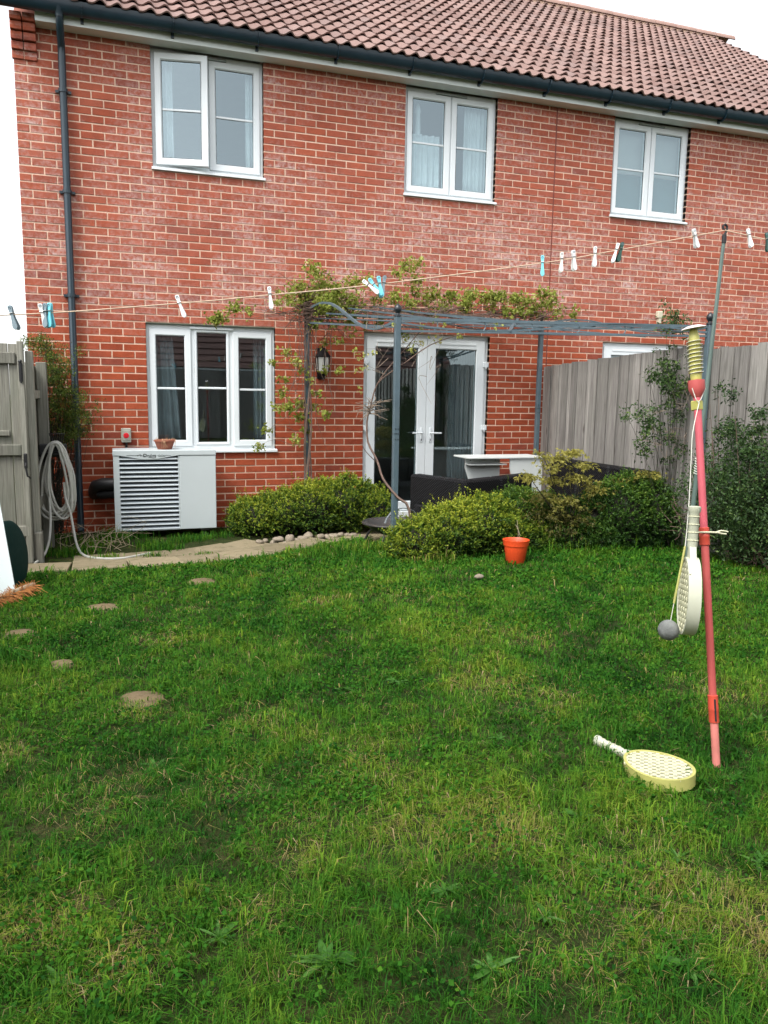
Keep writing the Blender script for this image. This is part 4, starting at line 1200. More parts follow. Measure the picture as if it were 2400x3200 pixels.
def fire_pit():
    c = Vector((3.36, -1.42, -.10)); T = thing('fire_pit', (c.x, c.y, .03), 'dark iron fire bowl with carrying handles between the hedges', 'fire pit')
    MB().lathe([(.0,.20),(.12,.205),(.22,.25),(.27,.305),(.285,.31),(.285,.318),(.262,.318),(.20,.265),(.0,.225)], 32, (c.x, c.y, c.z+.03)).build('bowl', MAT['iron_dark'], T, smooth=True)
    MB().tube([(c.x+.30*math.cos(a), c.y+.30*math.sin(a), c.z+.345) for a in np.linspace(0, 2*math.pi, 33)], .012, 8).build('rim', MAT['iron_dark'], T, smooth=True)
    for a in (.6, 2.5, 4.0, 5.4):
        x, y = c.x+.2*math.cos(a), c.y+.2*math.sin(a); MB().tube(smooth_path([(x,y,.18),(x+.06*math.cos(a),y+.06*math.sin(a),.12),(x+.10*math.cos(a),y+.10*math.sin(a),.03)], 3), .012, 6).build('leg', MAT['iron_dark'], T)
    p = [c + Vector((.05+.20*math.cos(a), -.12+.06*math.cos(a), .345+.16*math.sin(a))) for a in np.linspace(math.pi*.05, math.pi*.95, 9)]
    MB().ribbon(p, .022, .008).build('handle', MAT['iron_handle'], T)
fire_pit()

def orange_pot():
    x, y = 3.90, -2.94; z = ground(x, y); T = thing('plant_pot', (x, y, z), 'bright orange plastic plant pot on the grass in front of the hedge', 'plant pot')
    MB().lathe([(.072,0),(.076,.004),(.098,.150),(.104,.152),(.110,.192),(.112,.198),(.106,.199),(.100,.192),(.094,.15),(.070,.01)], 32, (x, y, z)).build('pot', MAT['pot_orange'], T, smooth=True)
    MB().lathe([(.0,.0),(.095,.0),(.0,.006)], 20, (x, y, z+.165)).build('compost', MAT['soil'], T)
    s = MB(); rd = random.Random(4)
    for i in range(2): s.tube(smooth_path([(x+rd.gauss(0,.02), y, z+.165), (x+rd.gauss(0,.03), y+rd.gauss(0,.02), z+.24), (x+rd.gauss(0,.05), y+rd.gauss(0,.03), z+.30+rd.uniform(0,.06))], 3), .0018, 4)
    s.build('dry_stalks', MAT['dry_stick'], T)
orange_pot()

# ================================================================ tether tennis
def bat_parts(T, M, tinge, rimmat):
    a, b, tk, dpt = .093, .122, .009, .038
    def egg(s, n=36):
        out = []
        for k in range(n):
            t = 2*math.pi*k/n; y = b*math.sin(t); x = a*math.cos(t)*(1 - .10*math.sin(t)); out.append((x*s, y*s if s == 1 else y - (1-s)*b*math.sin(t)))
        return out
    o = egg(1.0); i = [(x*(1-tk/a), y*(1-tk/b)) for x, y in o]; n = len(o); vs = []; fs = []
    for z in (-dpt/2, dpt/2):
        vs += [(x, y, z) for x, y in o] + [(x, y, z) for x, y in i]
    for k in range(n):
        j = (k+1) % n
        fs += [(k, j, 2*n+j, 2*n+k), (n+j, n+k, 3*n+k, 3*n+j), (2*n+k, 2*n+j, 3*n+j, 3*n+k), (j, k, n+k, n+j)]
    m = MB(); m.add([M @ Vector(v) for v in vs], fs); m.build('rim', MAT[rimmat], T, smooth=True)
    # perforated face: two sets of slanted bars
    l = MB(); st = .0345
    for s in (1, -1):
        for q in np.arange(-.24, .25, st):
            # points along x - s*y = q inside the ellipse
            ts = [(q + s*y, y) for y in np.linspace(-b, b, 61)]
            ins = [p for p in ts if (p[0]/(a-.004))**2 + (p[1]/(b-.004))**2 < 1]
            if len(ins) > 2: l.bar(M @ Vector((*ins[0], dpt/2-.004)), M @ Vector((*ins[-1], dpt/2-.004)), .0115, .004, (M.to_3x3() @ Vector((0,0,1))))
    l.build('lattice', MAT['bat_lattice'], T)
    bk = MB(); bk.prism([(x*.995, y*.995) for x, y in i], .002, M @ Matrix.Translation((0,0,dpt/2-.016))); bk.build('face_sheet', MAT['bat_olive'], T)
    h = MB(); prof = [(.012, .112), (.0125, .150), (.0155, .158), (.0155, .262), (.019, .266), (.020, .280), (.014, .283)]
    Rm = M @ Matrix.Rotation(R_(-90), 4, 'X')
    h.lathe(prof, 14, (0,0,0)); h.v = [tuple(Rm @ Vector((p[0]*.9, p[1], p[2]))) for p in h.v]
    h.prism([(-.034,.108), (.034,.108), (.012,.155), (-.012,.155)], .020, M @ Matrix.Translation((0,0,-.010)))
    h.build('handle', MAT['bat_white'], T, smooth=True)
    for yy in (.175, .20, .225, .25):
        g = MB(); g.tube([Rm @ Vector((.0150*math.cos(t), .0162*math.sin(t), yy)) for t in np.linspace(0, 2*math.pi, 15)], .0016, 5, False); g.build('grip_ring', MAT['bat_lattice'], T)
def tether_set():
    B = Vector((2.545,-6.785,.285)); TP = Vector((2.517,-6.565,1.690)); ax = (TP-B).normalized()
    def at_z(z): return B + (TP-B)*((z-B.z)/(TP.z-B.z))
    T = thing('tether_tennis_pole', B, 'red and pink tether tennis pole with yellow spiral top standing in the lawn', 'tennis pole')
    q = ax.to_track_quat('Z', 'Y').to_matrix().to_4x4()
    def tube(z0, z1, r, mat, name): MB().tube([at_z(z0), at_z(z1)], r, 16).build(name, MAT[mat], T, smooth=True)
    tube(.20, .485, .0125, 'pole_fade', 'lower_section'); tube(.4855, .84, .0120, 'pole_red', 'middle_section'); tube(.8405, 1.045, .0122, 'pole_red', 'middle_section'); tube(1.0455, 1.495, .0118, 'pole_pink', 'upper_section')
    for z0, z1 in ((.455, .545), (1.02, 1.078)):
        m = MB(); m.lathe([(.0128,0),(.0158,.002),(.0158,(z1-z0)*.45),(.0168,(z1-z0)*.5),(.0158,(z1-z0)*.55),(.0158,(z1-z0)-.002),(.0128,z1-z0)], 16, at_z(z0), q); m.build('collar', MAT['collar_red'], T, smooth=True)
    MB().bar(at_z(.465)+Vector((-.006,-.0155,0)), at_z(.535)+Vector((-.006,-.0155,0)), .004, .004, (1,0,0)).build('collar_slot', MAT['seal'], T)
    m = MB(); m.lathe([(.012,0),(.014,.002),(.026,.028),(.026,.055),(.02,.056)], 16, at_z(1.49), q); m.build('funnel', MAT['pole_red'], T, smooth=True)
    m = MB(); m.cbox(-.013,.013,-.018,.012,-.016,.016,.003, Matrix.Translation(at_z(1.465)) @ q); m.build('cord_clip', MAT['helix_yellow'], T)
    prof = [(.017, 0), (.018, .018)]
    for k in range(9):
        z = .020 + k*.0125; prof += [(.0175, z), (.0215, z+.002), (.0215, z+.004), (.0175, z+.006)]
    prof += [(.017, .135), (.012, .160), (.010, .163)]
    m = MB(); m.lathe(prof, 20, at_z(1.546), q); m.build('spiral_core', MAT['helix_yellow'], T, smooth=True)
    pts = []
    for k in range(9*14+1):
        a = 2*math.pi*k/14; pts.append(Matrix.Translation(at_z(1.566 + .0125*k/14)) @ q @ Vector((.0238*math.cos(a), .0238*math.sin(a), 0)))
    m = MB(); m.tube(pts, .0011, 5); m.build('spiral_wire', MAT['cord_white'], T)
    m = MB(); m.lathe([(.0,.006),(.02,.005),(.037,-.001),(.038,-.004),(.034,-.005),(.0,-.003)], 24, at_z(1.713), q @ Matrix.Rotation(R_(6), 4, 'Y')); m.build('top_disc', MAT['disc_pink'], T, smooth=True)
    c = at_z(1.062); e = CR; m = MB()
    m.tube([c + CR*.012 - CF*.016, c + CR*.035 - CF*.014 - Vector((0,0,.001))], .0035, 6); m.tube(smooth_path([c + CR*.035 - CF*.014, c + CR*.050 - CF*.013 + Vector((0,0,.005)), c + CR*.072 - CF*.010 + Vector((0,0,.001))], 3), .0028, 6); m.tube(smooth_path([c + CR*.035 - CF*.014, c + CR*.048 - CF*.015 - Vector((0,0,.004)), c + CR*.066 - CF*.012 - Vector((0,0,.006))], 3), .0028, 6)
    m.tube([c + CR*.012 - CF*.016, c - CR*.045 - CF*.018], .0032, 6); m.build('bat_hook', MAT['bat_lattice'], T)
    # ball on its cord
    C = thing('tether_ball', dp(1444,1361,2.5), 'grey worn ball hanging on a cord from the tether tennis pole', 'ball')
    k = 1/1.44665
    src = lambda x, y, d: dp(x*k, y*k, d)
    bc = dp(1444, 1361, 2.49); MB().lathe([(.0325*math.sin(t), .0325*math.cos(t)) for t in np.linspace(0.0, math.pi, 19)][::-1], 28, bc).build('ball', MAT['ball_grey'], C, smooth=True)
    MB().tube(smooth_path([at_z(1.475)+Vector((-.008,-.018,0)), src(2165,1350,2.51), src(2160,1435,2.505), src(2155,1540,2.50), src(2147,1650,2.495), src(2141,1707,2.49)], 4), .0016, 5).build('cord', MAT['cord_white'], C)
    MB().tube([src(2141,1707,2.49), src(2106,1885,2.49)], .0034, 8).build('sheath', MAT['bat_yellow'], C, smooth=True)
    MB().tube([src(2107,1880,2.49), src(2096,1938,2.49)], .0013, 5).build('cord_end', MAT['cord_white'], C)
    MB().tube(smooth_path([at_z(1.52)+Vector((-.026,-.01,0)), at_z(1.475)+Vector((-.010,-.016,0)), at_z(1.52)+Vector((.026,-.01,0))], 3), .0015, 5).build('cord_loop', MAT['cord_white'], C)
    # bat hung from the pole
    top = dp(1500, 1108, 2.485); bot = dp(1483, 1372, 2.485); up = (top-bot).normalized()
    vd = ray(1490, 1280).normalized(); sd = vd.cross(Vector((0,0,1))).normalized(); nz = (-sd*math.cos(R_(11)) - vd*math.sin(R_(11))); nz = (nz - up*nz.dot(up)).normalized(); nx = up.cross(nz)
    org = bot + up*.123
    M = Matrix((( nx.x, up.x, nz.x, org.x), (nx.y, up.y, nz.y, org.y), (nx.z, up.z, nz.z, org.z), (0,0,0,1)))
    H = thing('tennis_bat', bot, 'off-white plastic bat hanging edge-on from the tether tennis pole', 'bat', 'plastic tennis bats')
    bat_parts(H, M, 0, 'bat_white')
    # bat lying on the lawn, head toward the camera
    L = thing('tennis_bat', (2.40,-6.68,.30), 'yellow-rimmed plastic bat lying flat on the lawn', 'bat', 'plastic tennis bats')
    hp = gat(1420, 1677); dirn = (gat(1312, 1597) - gat(1440, 1668)); dirn.z = 0; dirn.normalize()
    up = Vector((dirn.x, dirn.y, -.06)).normalized(); nz = Vector((-.03, -.05, 1)); nz = (nz - up*nz.dot(up)).normalized(); nx = up.cross(nz)
    org = Vector((hp.x, hp.y, .321))
    M = Matrix((( nx.x, up.x, nz.x, org.x), (nx.y, up.y, nz.y, org.y), (nx.z, up.z, nz.z, org.z), (0,0,0,1)))
    bat_parts(L, M, 1, 'bat_yellow')
    return org
BAT_AT = tether_set()

# ================================================================ washing line
LINE = [(-1.14,-5.46,1.70), (-.4,-5.44,1.706), (.367,-5.428,1.751), (1.013,-5.401,1.83), (1.373,-5.399,1.882), (1.819,-5.405,1.948), (2.604,-5.435,2.085), (2.974,-5.454,2.163), (3.555,-5.492,2.292)]
def washing_line():
    o = MB().tube(smooth_path(LINE, 6) + [Vector(p) for p in ((3.9,-5.60,2.225), (4.6,-5.8,2.10), (5.80,-6.05,1.98))], .0026, 6).build('washing_line', MAT['line_cord']); tag(o, 'cream washing line strung across the garden', 'washing line')
    T = thing('clothes_prop', (3.53,-5.396,.25), 'grey green metal clothes prop holding up the washing line', 'prop')
    a = Vector((3.53,-5.396,.235)); b = Vector((3.556,-5.490,2.262))
    n = 12; MB().tube([a + (b-a)*(k/n) for k in range(n+1)], [.0095, .0105, .0115, .012, .012, .012, .0118, .0112, .0105, .010, .0095, .009, .0085], 12).build('shaft', MAT['prop_green'], T, smooth=True)
    m = MB(); m.lathe([(.0088,-.03),(.011,-.028),(.011,.01),(.006,.012)], 12, b); m.tube([b + Vector((.0,0,.01)), b + Vector((.012,0,.03)), b + Vector((.012,0,.05)), b + Vector((0,0,.058)), b + Vector((-.012,0,.05)), b + Vector((-.010,0,.036)), b + Vector((-.002,0,.034))], .0055, 8); m.build('hook', MAT['black_plastic'], T, smooth=True)
    m = MB(); p = lambda t: a + (b-a)*t
    for k in range(7): m.tube([p(.435+.006*k) + Vector((.0145*math.cos(t), .0145*math.sin(t), .004*math.sin(t*1.0))) for t in np.linspace(0, 6.28, 11)], .0022, 5, False)
    m.build('string_binding', MAT['cord_white'], T)
washing_line()
def peg_proto(mat):
    T = bpy.data.objects.new('clothes_peg', None); T.empty_display_size = .02; COL.objects.link(T)
    hw = [(.033, .004), (.030, .0066), (.022, .0072), (.010, .0052), (0, .0044), (-.012, .0046), (-.030, .0066), (-.044, .0082), (-.052, .0072), (-.057, .003)]
    poly = [(-w, z) for z, w in hw] + [(w, z) for z, w in reversed(hw)]
    for s in (1, -1):
        m = MB(); M = Matrix.Translation((0, s*.0052, 0)) @ Matrix.Rotation(s*R_(5.5), 4, 'X')
        n = len(poly); vs = [M @ Vector((x, -.0032, z)) for x, z in poly] + [M @ Vector((x, .0032, z)) for x, z in poly]
        m.add(vs, [tuple(range(n)), tuple(range(2*n-1, n-1, -1))] + [(i, n+i, n+(i+1) % n, (i+1) % n) for i in range(n)])
        o = bpy.data.objects.new('arm', m.mesh('arm')); o.data.materials.append(MAT[mat]); COL.objects.link(o); o.parent = T
    for z in (-.046, .024):     # eyelets in the ends
        m = MB(); m.tube([(.0036*math.cos(t), -.0105 if z < 0 else -.0065, z + .0042*math.sin(t)) for t in np.linspace(0, 6.28, 11)], .0011, 4, False)
        o = bpy.data.objects.new('eyelet', m.mesh('eyelet')); o.data.materials.append(MAT['peg_grey']); COL.objects.link(o); o.parent = T
    m = MB(); m.tube([(-.006, -.0105, .004), (.006, -.0105, .004)], .0018, 5); m.tube([(-.0062, .0098, .004), (-.0062, -.0105, .004)], .0012, 4); m.tube([(.0062, .0098, .004), (.0062, -.0105, .004)], .0012, 4)
    o = bpy.data.objects.new('spring', m.mesh('spring')); o.data.materials.append(MAT['steel']); COL.objects.link(o); o.parent = T
    return T
def pegs():
    xs = [p[0] for p in LINE] + [3.9, 4.6, 5.8]; ys = [p[1] for p in LINE] + [-5.60, -5.8, -6.05]; zs = [p[2] for p in LINE] + [2.225, 2.10, 1.98]
    def on(x): return Vector((x, np.interp(x, xs, ys), np.interp(x, xs, zs)))
    items = [  # photo x, colour, tilt, flip, words
        (27, 'peg_grey', -16, 0, 'grey peg alone at the far left of the washing line'), (91, 'peg_white', -12, 0, 'white peg, left of the cluster by the house corner'), (99, 'peg_grey', -3, 0, 'slate grey peg in the middle of the cluster by the house corner'), (109, 'peg_aqua', -2, 0, 'aqua peg, right of the cluster by the house corner'),
        (388, 'peg_white', -20, 0, 'white peg alone above the ground floor window'), (583, 'peg_white', -6, 0, 'white peg just left of the vine'),
        (797, 'peg_white', -52, 0, 'white peg leaning left in the cluster above the pergola'), (808, 'peg_aqua', -40, 0, 'aqua peg leaning in the cluster above the pergola'), (820, 'peg_aqua', -10, 0, 'upright aqua peg in the cluster above the pergola'), (829, 'peg_grey', 8, 0, 'slate grey peg, right of the cluster above the pergola'),
        (1172, 'peg_aqua', -2, 0, 'aqua peg alone right of the vine'), (1213, 'peg_cream', 2, 0, 'cream peg next to the aqua peg'), (1239, 'peg_white', -6, 0, 'white peg second right of the aqua peg'),
        (1285, 'peg_white', 0, 0, 'white peg under the right upper window, left of two'), (1331, 'peg_white', 14, 0, 'white peg under the right upper window, beside a dark green one'), (1341, 'peg_green', 12, 0, 'dark green peg under the right upper window'),
        (1501, 'peg_white', -18, 0, 'white peg just left of the clothes prop'), (1618, 'peg_white', -14, 0, 'white peg right of the clothes prop'), (1657, 'peg_green', -8, 0, 'dark green peg at the right edge of the picture')]
    protos = {}
    for i, (px, mt, tilt, _, lab) in enumerate(items):
        # x on the line whose picture column is px
        lo, hi = -.5, 4.6
        for _k in range(40):
            mid = (lo+hi)/2; d = on(mid) - CAM; u = (1200 + F_PX*d.dot(CR)/d.dot(CF))/1.44665
            if u < px: lo = mid
            else: hi = mid
        p = on(lo)
        if mt not in protos: protos[mt] = o = peg_proto(mt)
        else: o = copy_tree(protos[mt])
        o.location = p; o.rotation_euler = (R_(4*math.sin(i*2.1)), R_(tilt), R_(-19 + 14*math.sin(i*1.7))); o.scale = (1.08, 1.08, 1.0)
        tag(o, lab, 'clothes peg', 'pegs on the washing line')
pegs()

# ================================================================ shrubs and climbers
def shell_points(ells, n, rng, zmin):
    """points and normals on the outer skin of a union of ellipsoids"""
    vol = np.array([e[3]*e[4] + e[4]*e[5] + e[3]*e[5] for e in ells]); pick = rng.choice(len(ells), n*3, p=vol/vol.sum())
    d = unit(rng.normal(size=(n*3, 3))); E = np.array(ells)[pick]
    lump = 1 + .10*np.sin(d[:,0]*9+E[:,0]*7) * np.sin(d[:,1]*8+E[:,1]*5) + .08*np.sin(d[:,2]*11+E[:,2]*9+d[:,0]*6)
    P = E[:, :3] + d*E[:, 3:]*lump[:, None]; N = unit(d/E[:, 3:])
    keep = P[:, 2] > zmin
    for e in ells:
        q = (P - np.array(e[:3]))/np.array(e[3:]); keep &= (np.sum(q*q, 1) > .74)
    return P[keep][:n], N[keep][:n]
def core(ells, name, parent, mat, s=.78):
    m = MB()
    for i, e in enumerate(ells): m.blob(e[:3], (e[3]*s, e[4]*s, e[5]*s), 14, 9, .12, i)
    return m.build(name, mat, parent, smooth=False)
def box_bush(label, ells, nsprig, mat, seed, zmin, young=.5, group='box bushes', leafL=.019, name='box_bush'):
    rng = np.random.default_rng(seed); c = np.mean([e[:3] for e in ells], 0)
    T = thing(name, (c[0], c[1], zmin), label, 'bush', group)
    P, N = shell_points(ells, int(nsprig*1.6), rng, zmin+.02); n = len(P); k = 13
    up = np.array([0, 0, 1.0]); D = unit(N*.75 + up*.55 + rng.normal(size=(n, 3))*.32); L = rng.uniform(.035, .075, n); L = np.where(rng.random(n) < .07*np.clip(N[:, 2]+.6, 0, 1), L*rng.uniform(1.5, 2.6, n), L)
    P = P - N*rng.uniform(.0, .07, (n, 1))
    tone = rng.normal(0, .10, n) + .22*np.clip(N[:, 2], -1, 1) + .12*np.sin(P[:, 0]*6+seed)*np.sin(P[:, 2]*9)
    t = np.tile(np.linspace(.1, 1, k), n); rep = np.repeat(np.arange(n), k)
    base = P[rep] + D[rep]*(L[rep]*t)[:, None]
    ld = unit(D[rep]*.6 + rng.normal(size=(n*k, 3))*.75)
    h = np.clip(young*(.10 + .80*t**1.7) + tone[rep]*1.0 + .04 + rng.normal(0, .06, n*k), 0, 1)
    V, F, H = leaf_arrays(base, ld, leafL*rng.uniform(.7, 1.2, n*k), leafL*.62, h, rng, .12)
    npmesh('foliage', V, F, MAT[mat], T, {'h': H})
    core(ells, 'branch_core', T, MAT['bark_dark'], .70)
    s = MB(); rd = random.Random(seed)
    for i in range(4): s.tube([(c[0]+rd.uniform(-.1,.1), c[1]+rd.uniform(-.05,.05), zmin-.04), (c[0]+rd.uniform(-.3,.3), c[1]+rd.uniform(-.1,.1), zmin+.3)], [.014, .008], 6)
    s.build('stem', MAT['bark_dark'], T)
    return T
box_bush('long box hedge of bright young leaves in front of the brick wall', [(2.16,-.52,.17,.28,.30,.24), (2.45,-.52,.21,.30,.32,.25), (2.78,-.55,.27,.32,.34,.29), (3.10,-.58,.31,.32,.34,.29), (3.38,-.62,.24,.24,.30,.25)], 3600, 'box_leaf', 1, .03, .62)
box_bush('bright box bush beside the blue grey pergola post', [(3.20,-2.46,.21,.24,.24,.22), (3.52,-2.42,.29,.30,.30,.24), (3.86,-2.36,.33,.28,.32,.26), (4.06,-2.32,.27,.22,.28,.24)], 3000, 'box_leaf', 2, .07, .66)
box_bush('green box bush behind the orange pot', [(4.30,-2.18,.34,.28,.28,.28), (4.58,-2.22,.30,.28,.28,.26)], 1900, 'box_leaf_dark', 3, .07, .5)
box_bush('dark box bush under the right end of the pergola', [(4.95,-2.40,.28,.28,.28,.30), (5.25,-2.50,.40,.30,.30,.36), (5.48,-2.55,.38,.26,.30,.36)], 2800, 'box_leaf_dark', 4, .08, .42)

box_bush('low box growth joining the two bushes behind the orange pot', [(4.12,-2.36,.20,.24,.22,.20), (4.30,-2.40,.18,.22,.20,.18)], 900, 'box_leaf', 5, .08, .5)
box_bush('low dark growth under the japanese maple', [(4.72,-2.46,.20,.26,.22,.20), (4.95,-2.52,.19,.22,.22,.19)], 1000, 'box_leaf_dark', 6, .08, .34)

def stems_from(T, lines, mat, name='stem'):
    m = MB()
    for pts, r in lines: m.tube(smooth_path(pts, 3), [r*(1 - .7*i/(3*(len(pts)-1))) for i in range(3*(len(pts)-1)+1)], 5)
    return m.build(name, mat, T)

def maple():
    T = thing('japanese_maple', (4.66,-2.47,.09), 'small japanese maple with yellow bronze leaves in layers before the rattan sofa', 'shrub')
    rng = np.random.default_rng(31); b = Vector((4.70, -2.50, .08)); lines = []
    pads = [(1235,975,.13,.035,.9),(1205,990,.08,.035,.85),(1262,1003,.08,.03,.85),(1174,984,.06,.05,.85),(1188,1010,.07,.04,.9),(1142,1028,.10,.03,.85),(1195,1035,.14,.04,.8),(1250,1030,.12,.045,.85),(1285,1055,.12,.04,.75),(1310,1045,.10,.035,.75),(1400,1022,.14,.03,.75),(1350,1035,.10,.03,.75),
            (1170,1070,.17,.05,.5),(1225,1080,.17,.05,.5),(1275,1085,.15,.05,.45),(1200,1110,.16,.05,.32),(1250,1120,.16,.05,.28),(1150,1105,.13,.05,.3),(1215,1140,.15,.05,.18),(1270,1140,.12,.05,.18)]
    Ps = []; Ds = []; Hs = []
    for i, (px, py, rx, rz, tone) in enumerate(pads):
        c = at(px, py, -2.52 + .10*math.sin(i*2.3)); n = int(rx*900)
        d = rng.normal(size=(n, 3)); n_ = n; p = np.array(c) + d*np.array([rx*.5, .07, rz*.55]); p[:, 2] -= (np.abs(d[:, 0])*rx*.12)
        Ps.append(p); Hs.append(np.clip(tone + rng.normal(0, .13, n), 0, 1))
        mid = Vector(b).lerp(c, .55) + Vector((0, 0, .08)); lines.append(([b, Vector((b.x, b.y, .35)).lerp(mid, .4), mid, c], .009))
    P = np.concatenate(Ps); H = np.concatenate(Hs); n = len(P)
    # palmate leaf: five narrow drooping lobes fanned from one point
    ax = unit(rng.normal(size=(n, 3))*.6 + np.array([0, -.55, -.55])); side = unit(np.cross(ax, np.array([0, 0, 1.0]) + rng.normal(size=(n, 3))*.3))
    Vs = []; Fs = []; Hh = []; off = 0
    for a, l in ((0, 1), (.5, .9), (-.5, .9), (1.05, .68), (-1.05, .68)):
        D = ax*math.cos(a) + side*math.sin(a)
        V, F, h = leaf_arrays(P, D, .036*l*rng.uniform(.8, 1.2, n), .0085, H, rng, .1, .12); Vs.append(V); Fs.append(F+off); Hh.append(h); off += len(V)
    npmesh('foliage', np.concatenate(Vs), np.concatenate(Fs), MAT['maple_leaf'], T, {'h': np.concatenate(Hh)})
    stems_from(T, lines, MAT['bark_dark'])
maple()

def spots_leaves(spots, rng, Lmean, n_each, tone, name, T, mat, lobed=True):
    Ps = []; Hs = []
    for (p, r) in spots:
        n = max(3, int(n_each*rng.uniform(.6, 1.4))); Ps.append(np.array(p) + rng.normal(size=(n, 3))*np.array([r, r*.8, r*.85])); Hs.append(np.clip(tone + rng.normal(0, .2, n) + rng.normal(0, .08), 0, 1))
    P = np.concatenate(Ps); H = np.concatenate(Hs); n = len(P); L = Lmean*rng.uniform(.55, 1.35, n)
    ax = unit(rng.normal(size=(n, 3))*.7 + np.array([0, -.35, -.2])); Vs = []; Fs = []; Hh = []; off = 0
    side = unit(np.cross(ax, rng.normal(size=(n, 3))))
    for a, l in (((0, 1), (.75, .8), (-.75, .8)) if lobed else ((0, 1),)):
        V, F, h = leaf_arrays(P, ax*math.cos(a)+side*math.sin(a), L*l, L*(.5 if lobed else .42), H, rng, .15); Vs.append(V); Fs.append(F+off); Hh.append(h); off += len(V)
    return npmesh(name, np.concatenate(Vs), np.concatenate(Fs), MAT[mat], T, {'h': np.concatenate(Hh)})

def vine():
    rng = np.random.default_rng(41); rd = random.Random(41)
    T = thing('climbing_vine', (2.75,-.33,.03), 'climbing vine with yellow green leaves on the left post and top of the pergola', 'climber')
    sp = []
    dense = [(680,585,3),(690,605,3),(660,640,4),(640,615,3),(720,640,4),(740,625,3),(700,660,5),(650,660,4),(685,625,4),(712,655,4),(770,605,3),(785,615,2),(735,665,4),(690,640,4),(625,640,3),(755,650,3),(780,660,3),(810,650,3)]
    mid = [(860,590,2),(880,580,2),(905,600,2),(897,572,2),(900,620,2),(850,640,3),(880,650,3),(920,640,3),(940,635,3),(980,640,3),(1010,650,4),(1040,645,4),(1060,640,4),(1085,645,4),(1110,650,4),(1140,655,4),(1175,632,3),(1183,645,3),(1060,665,3),(1090,668,3),(1150,668,3),(1125,668,3),(1200,672,2),(1240,676,2),(1000,668,3),(960,665,3),(930,670,3),(1020,635,3),(1165,660,3)]
    thin = [(460,690,2),(472,688,2),(490,678,1.5),(512,665,2),(540,672,1),(600,655,1.5),(760,690,2),(790,700,2),(820,690,2),(730,735,1.5),(760,720,1.5),(700,740,1.5),(620,760,1),(640,780,1.5),(610,850,1.5),(625,880,2.5),(650,870,2),(600,880,1.5),(690,850,1.5),(705,895,1.5),(660,930,1.5),(640,950,1.5),(612,820,1),(650,800,1.5),(680,700,2),(575,930,1),(560,962,1),(590,780,1),(700,800,1),(730,800,1),(670,820,1.5),(650,900,2),(680,880,1.5),(745,700,1.5),(715,705,1.5)]
    for px, py, w in dense: sp += [(at(px+rd.uniform(-8,8), py+rd.uniform(-6,6), -.42+rd.uniform(-.15,.15)), .055)]*int(w)
    for px, py, w in mid: sp += [(at(px+rd.uniform(-8,8), py+rd.uniform(-5,5), -.40+rd.uniform(-.12,.12)), .045)]*int(w)
    for px, py, w in thin: sp += [(at(px, py, -.36+rd.uniform(-.08,.08)), .032)]*max(1, int(w))
    spots_leaves(sp, rng, .038, 27, .55, 'foliage', T, 'vine_leaf')
    L = []; base = Vector((2.74, -.36, .0))
    for i in range(3):       # twisted trunk up the post
        pts = [Vector((2.755+.035*math.cos(z*3.2+i*2.1), -.36+.03*math.sin(z*3.2+i*2.1), z)) for z in np.linspace(0, 2.35, 12)]; L.append((pts, .019-.003*i))
    for i in range(90):      # wiry shoots and tangle at the post head
        a = at(rd.uniform(640,720), rd.uniform(640,700), -.38); b_ = a + Vector((rd.gauss(0,.16), rd.gauss(0,.08), rd.gauss(0,.12))); c_ = b_ + Vector((rd.gauss(0,.16), rd.gauss(0,.06), rd.uniform(-.28,.12))); L.append(([a, b_, c_], .0045))
    for i in range(26):      # hanging canes
        x = rd.uniform(2.52, 3.0); z = rd.uniform(1.5, 2.35); a = Vector((x, -.36+rd.gauss(0,.04), z)); L.append(([a, a+Vector((rd.gauss(0,.07), rd.gauss(0,.03), -.25)), a+Vector((rd.gauss(0,.13), rd.gauss(0,.03), -.25-rd.uniform(.1,.5)))], .004))
    for i in range(150):      # runners along the top
        x = rd.uniform(2.6, 5.5); a = Vector((x, -.38+rd.gauss(0,.08), 2.36+rd.gauss(0,.03))); L.append(([a, a+Vector((rd.uniform(.1,.35), rd.gauss(0,.05), rd.gauss(.03,.04))), a+Vector((rd.uniform(.4,.8), rd.gauss(0,.06), rd.gauss(.03,.08)))], .0055))
    for px, py, w in thin+mid: 
        p = at(px, py, -.38); q = Vector((min(max(p.x, 2.7), 5.5), -.36, 2.33 if py < 690 else p.z)); q = q.lerp(p, .25)
        if (q-p).length < .7: L.append(([q, q.lerp(p, .5)+Vector((rd.gauss(0,.03), 0, rd.gauss(0,.03))), p], .003))
    L.append(([at(640,690,-.38), at(560,668,-.30), at(500,672,-.22), at(458,690,-.15)], .004)); L.append(([at(650,870,-.36), at(620,900,-.30), at(585,925,-.15), at(545,975,-.08)], .003))
    stems_from(T, L, MAT['bark'])
    # second, nearly bare vine trained up the front post
    rng = np.random.default_rng(43); B = thing('bare_vine', (3.2,-2.4,.1), 'nearly bare woody vine leaning along the front pergola post', 'climber')
    tr = [(3.22,-2.36,.07), at(884,1100,-2.35), at(860,1075,-2.30), at(828,1035,-2.20), at(815,995,-2.12), at(795,955,-2.05), at(793,910,-2.02), at(800,880,-2.02), at(815,830,-2.06), at(850,800,-2.18), at(880,780,-2.24)]
    L = [(tr, .014), ([at(815,830,-2.06), at(835,800,-2.12), at(870,760,-2.20), at(930,690,-2.25), at(965,655,-2.26)], .007), ([at(880,780,-2.24), at(930,745,-2.26), at(1000,720,-2.26), at(1090,690,-2.27)], .006), ([at(815,1000,-2.12), at(790,975,-2.14), at(780,955,-2.15)], .005)]
    tw = []
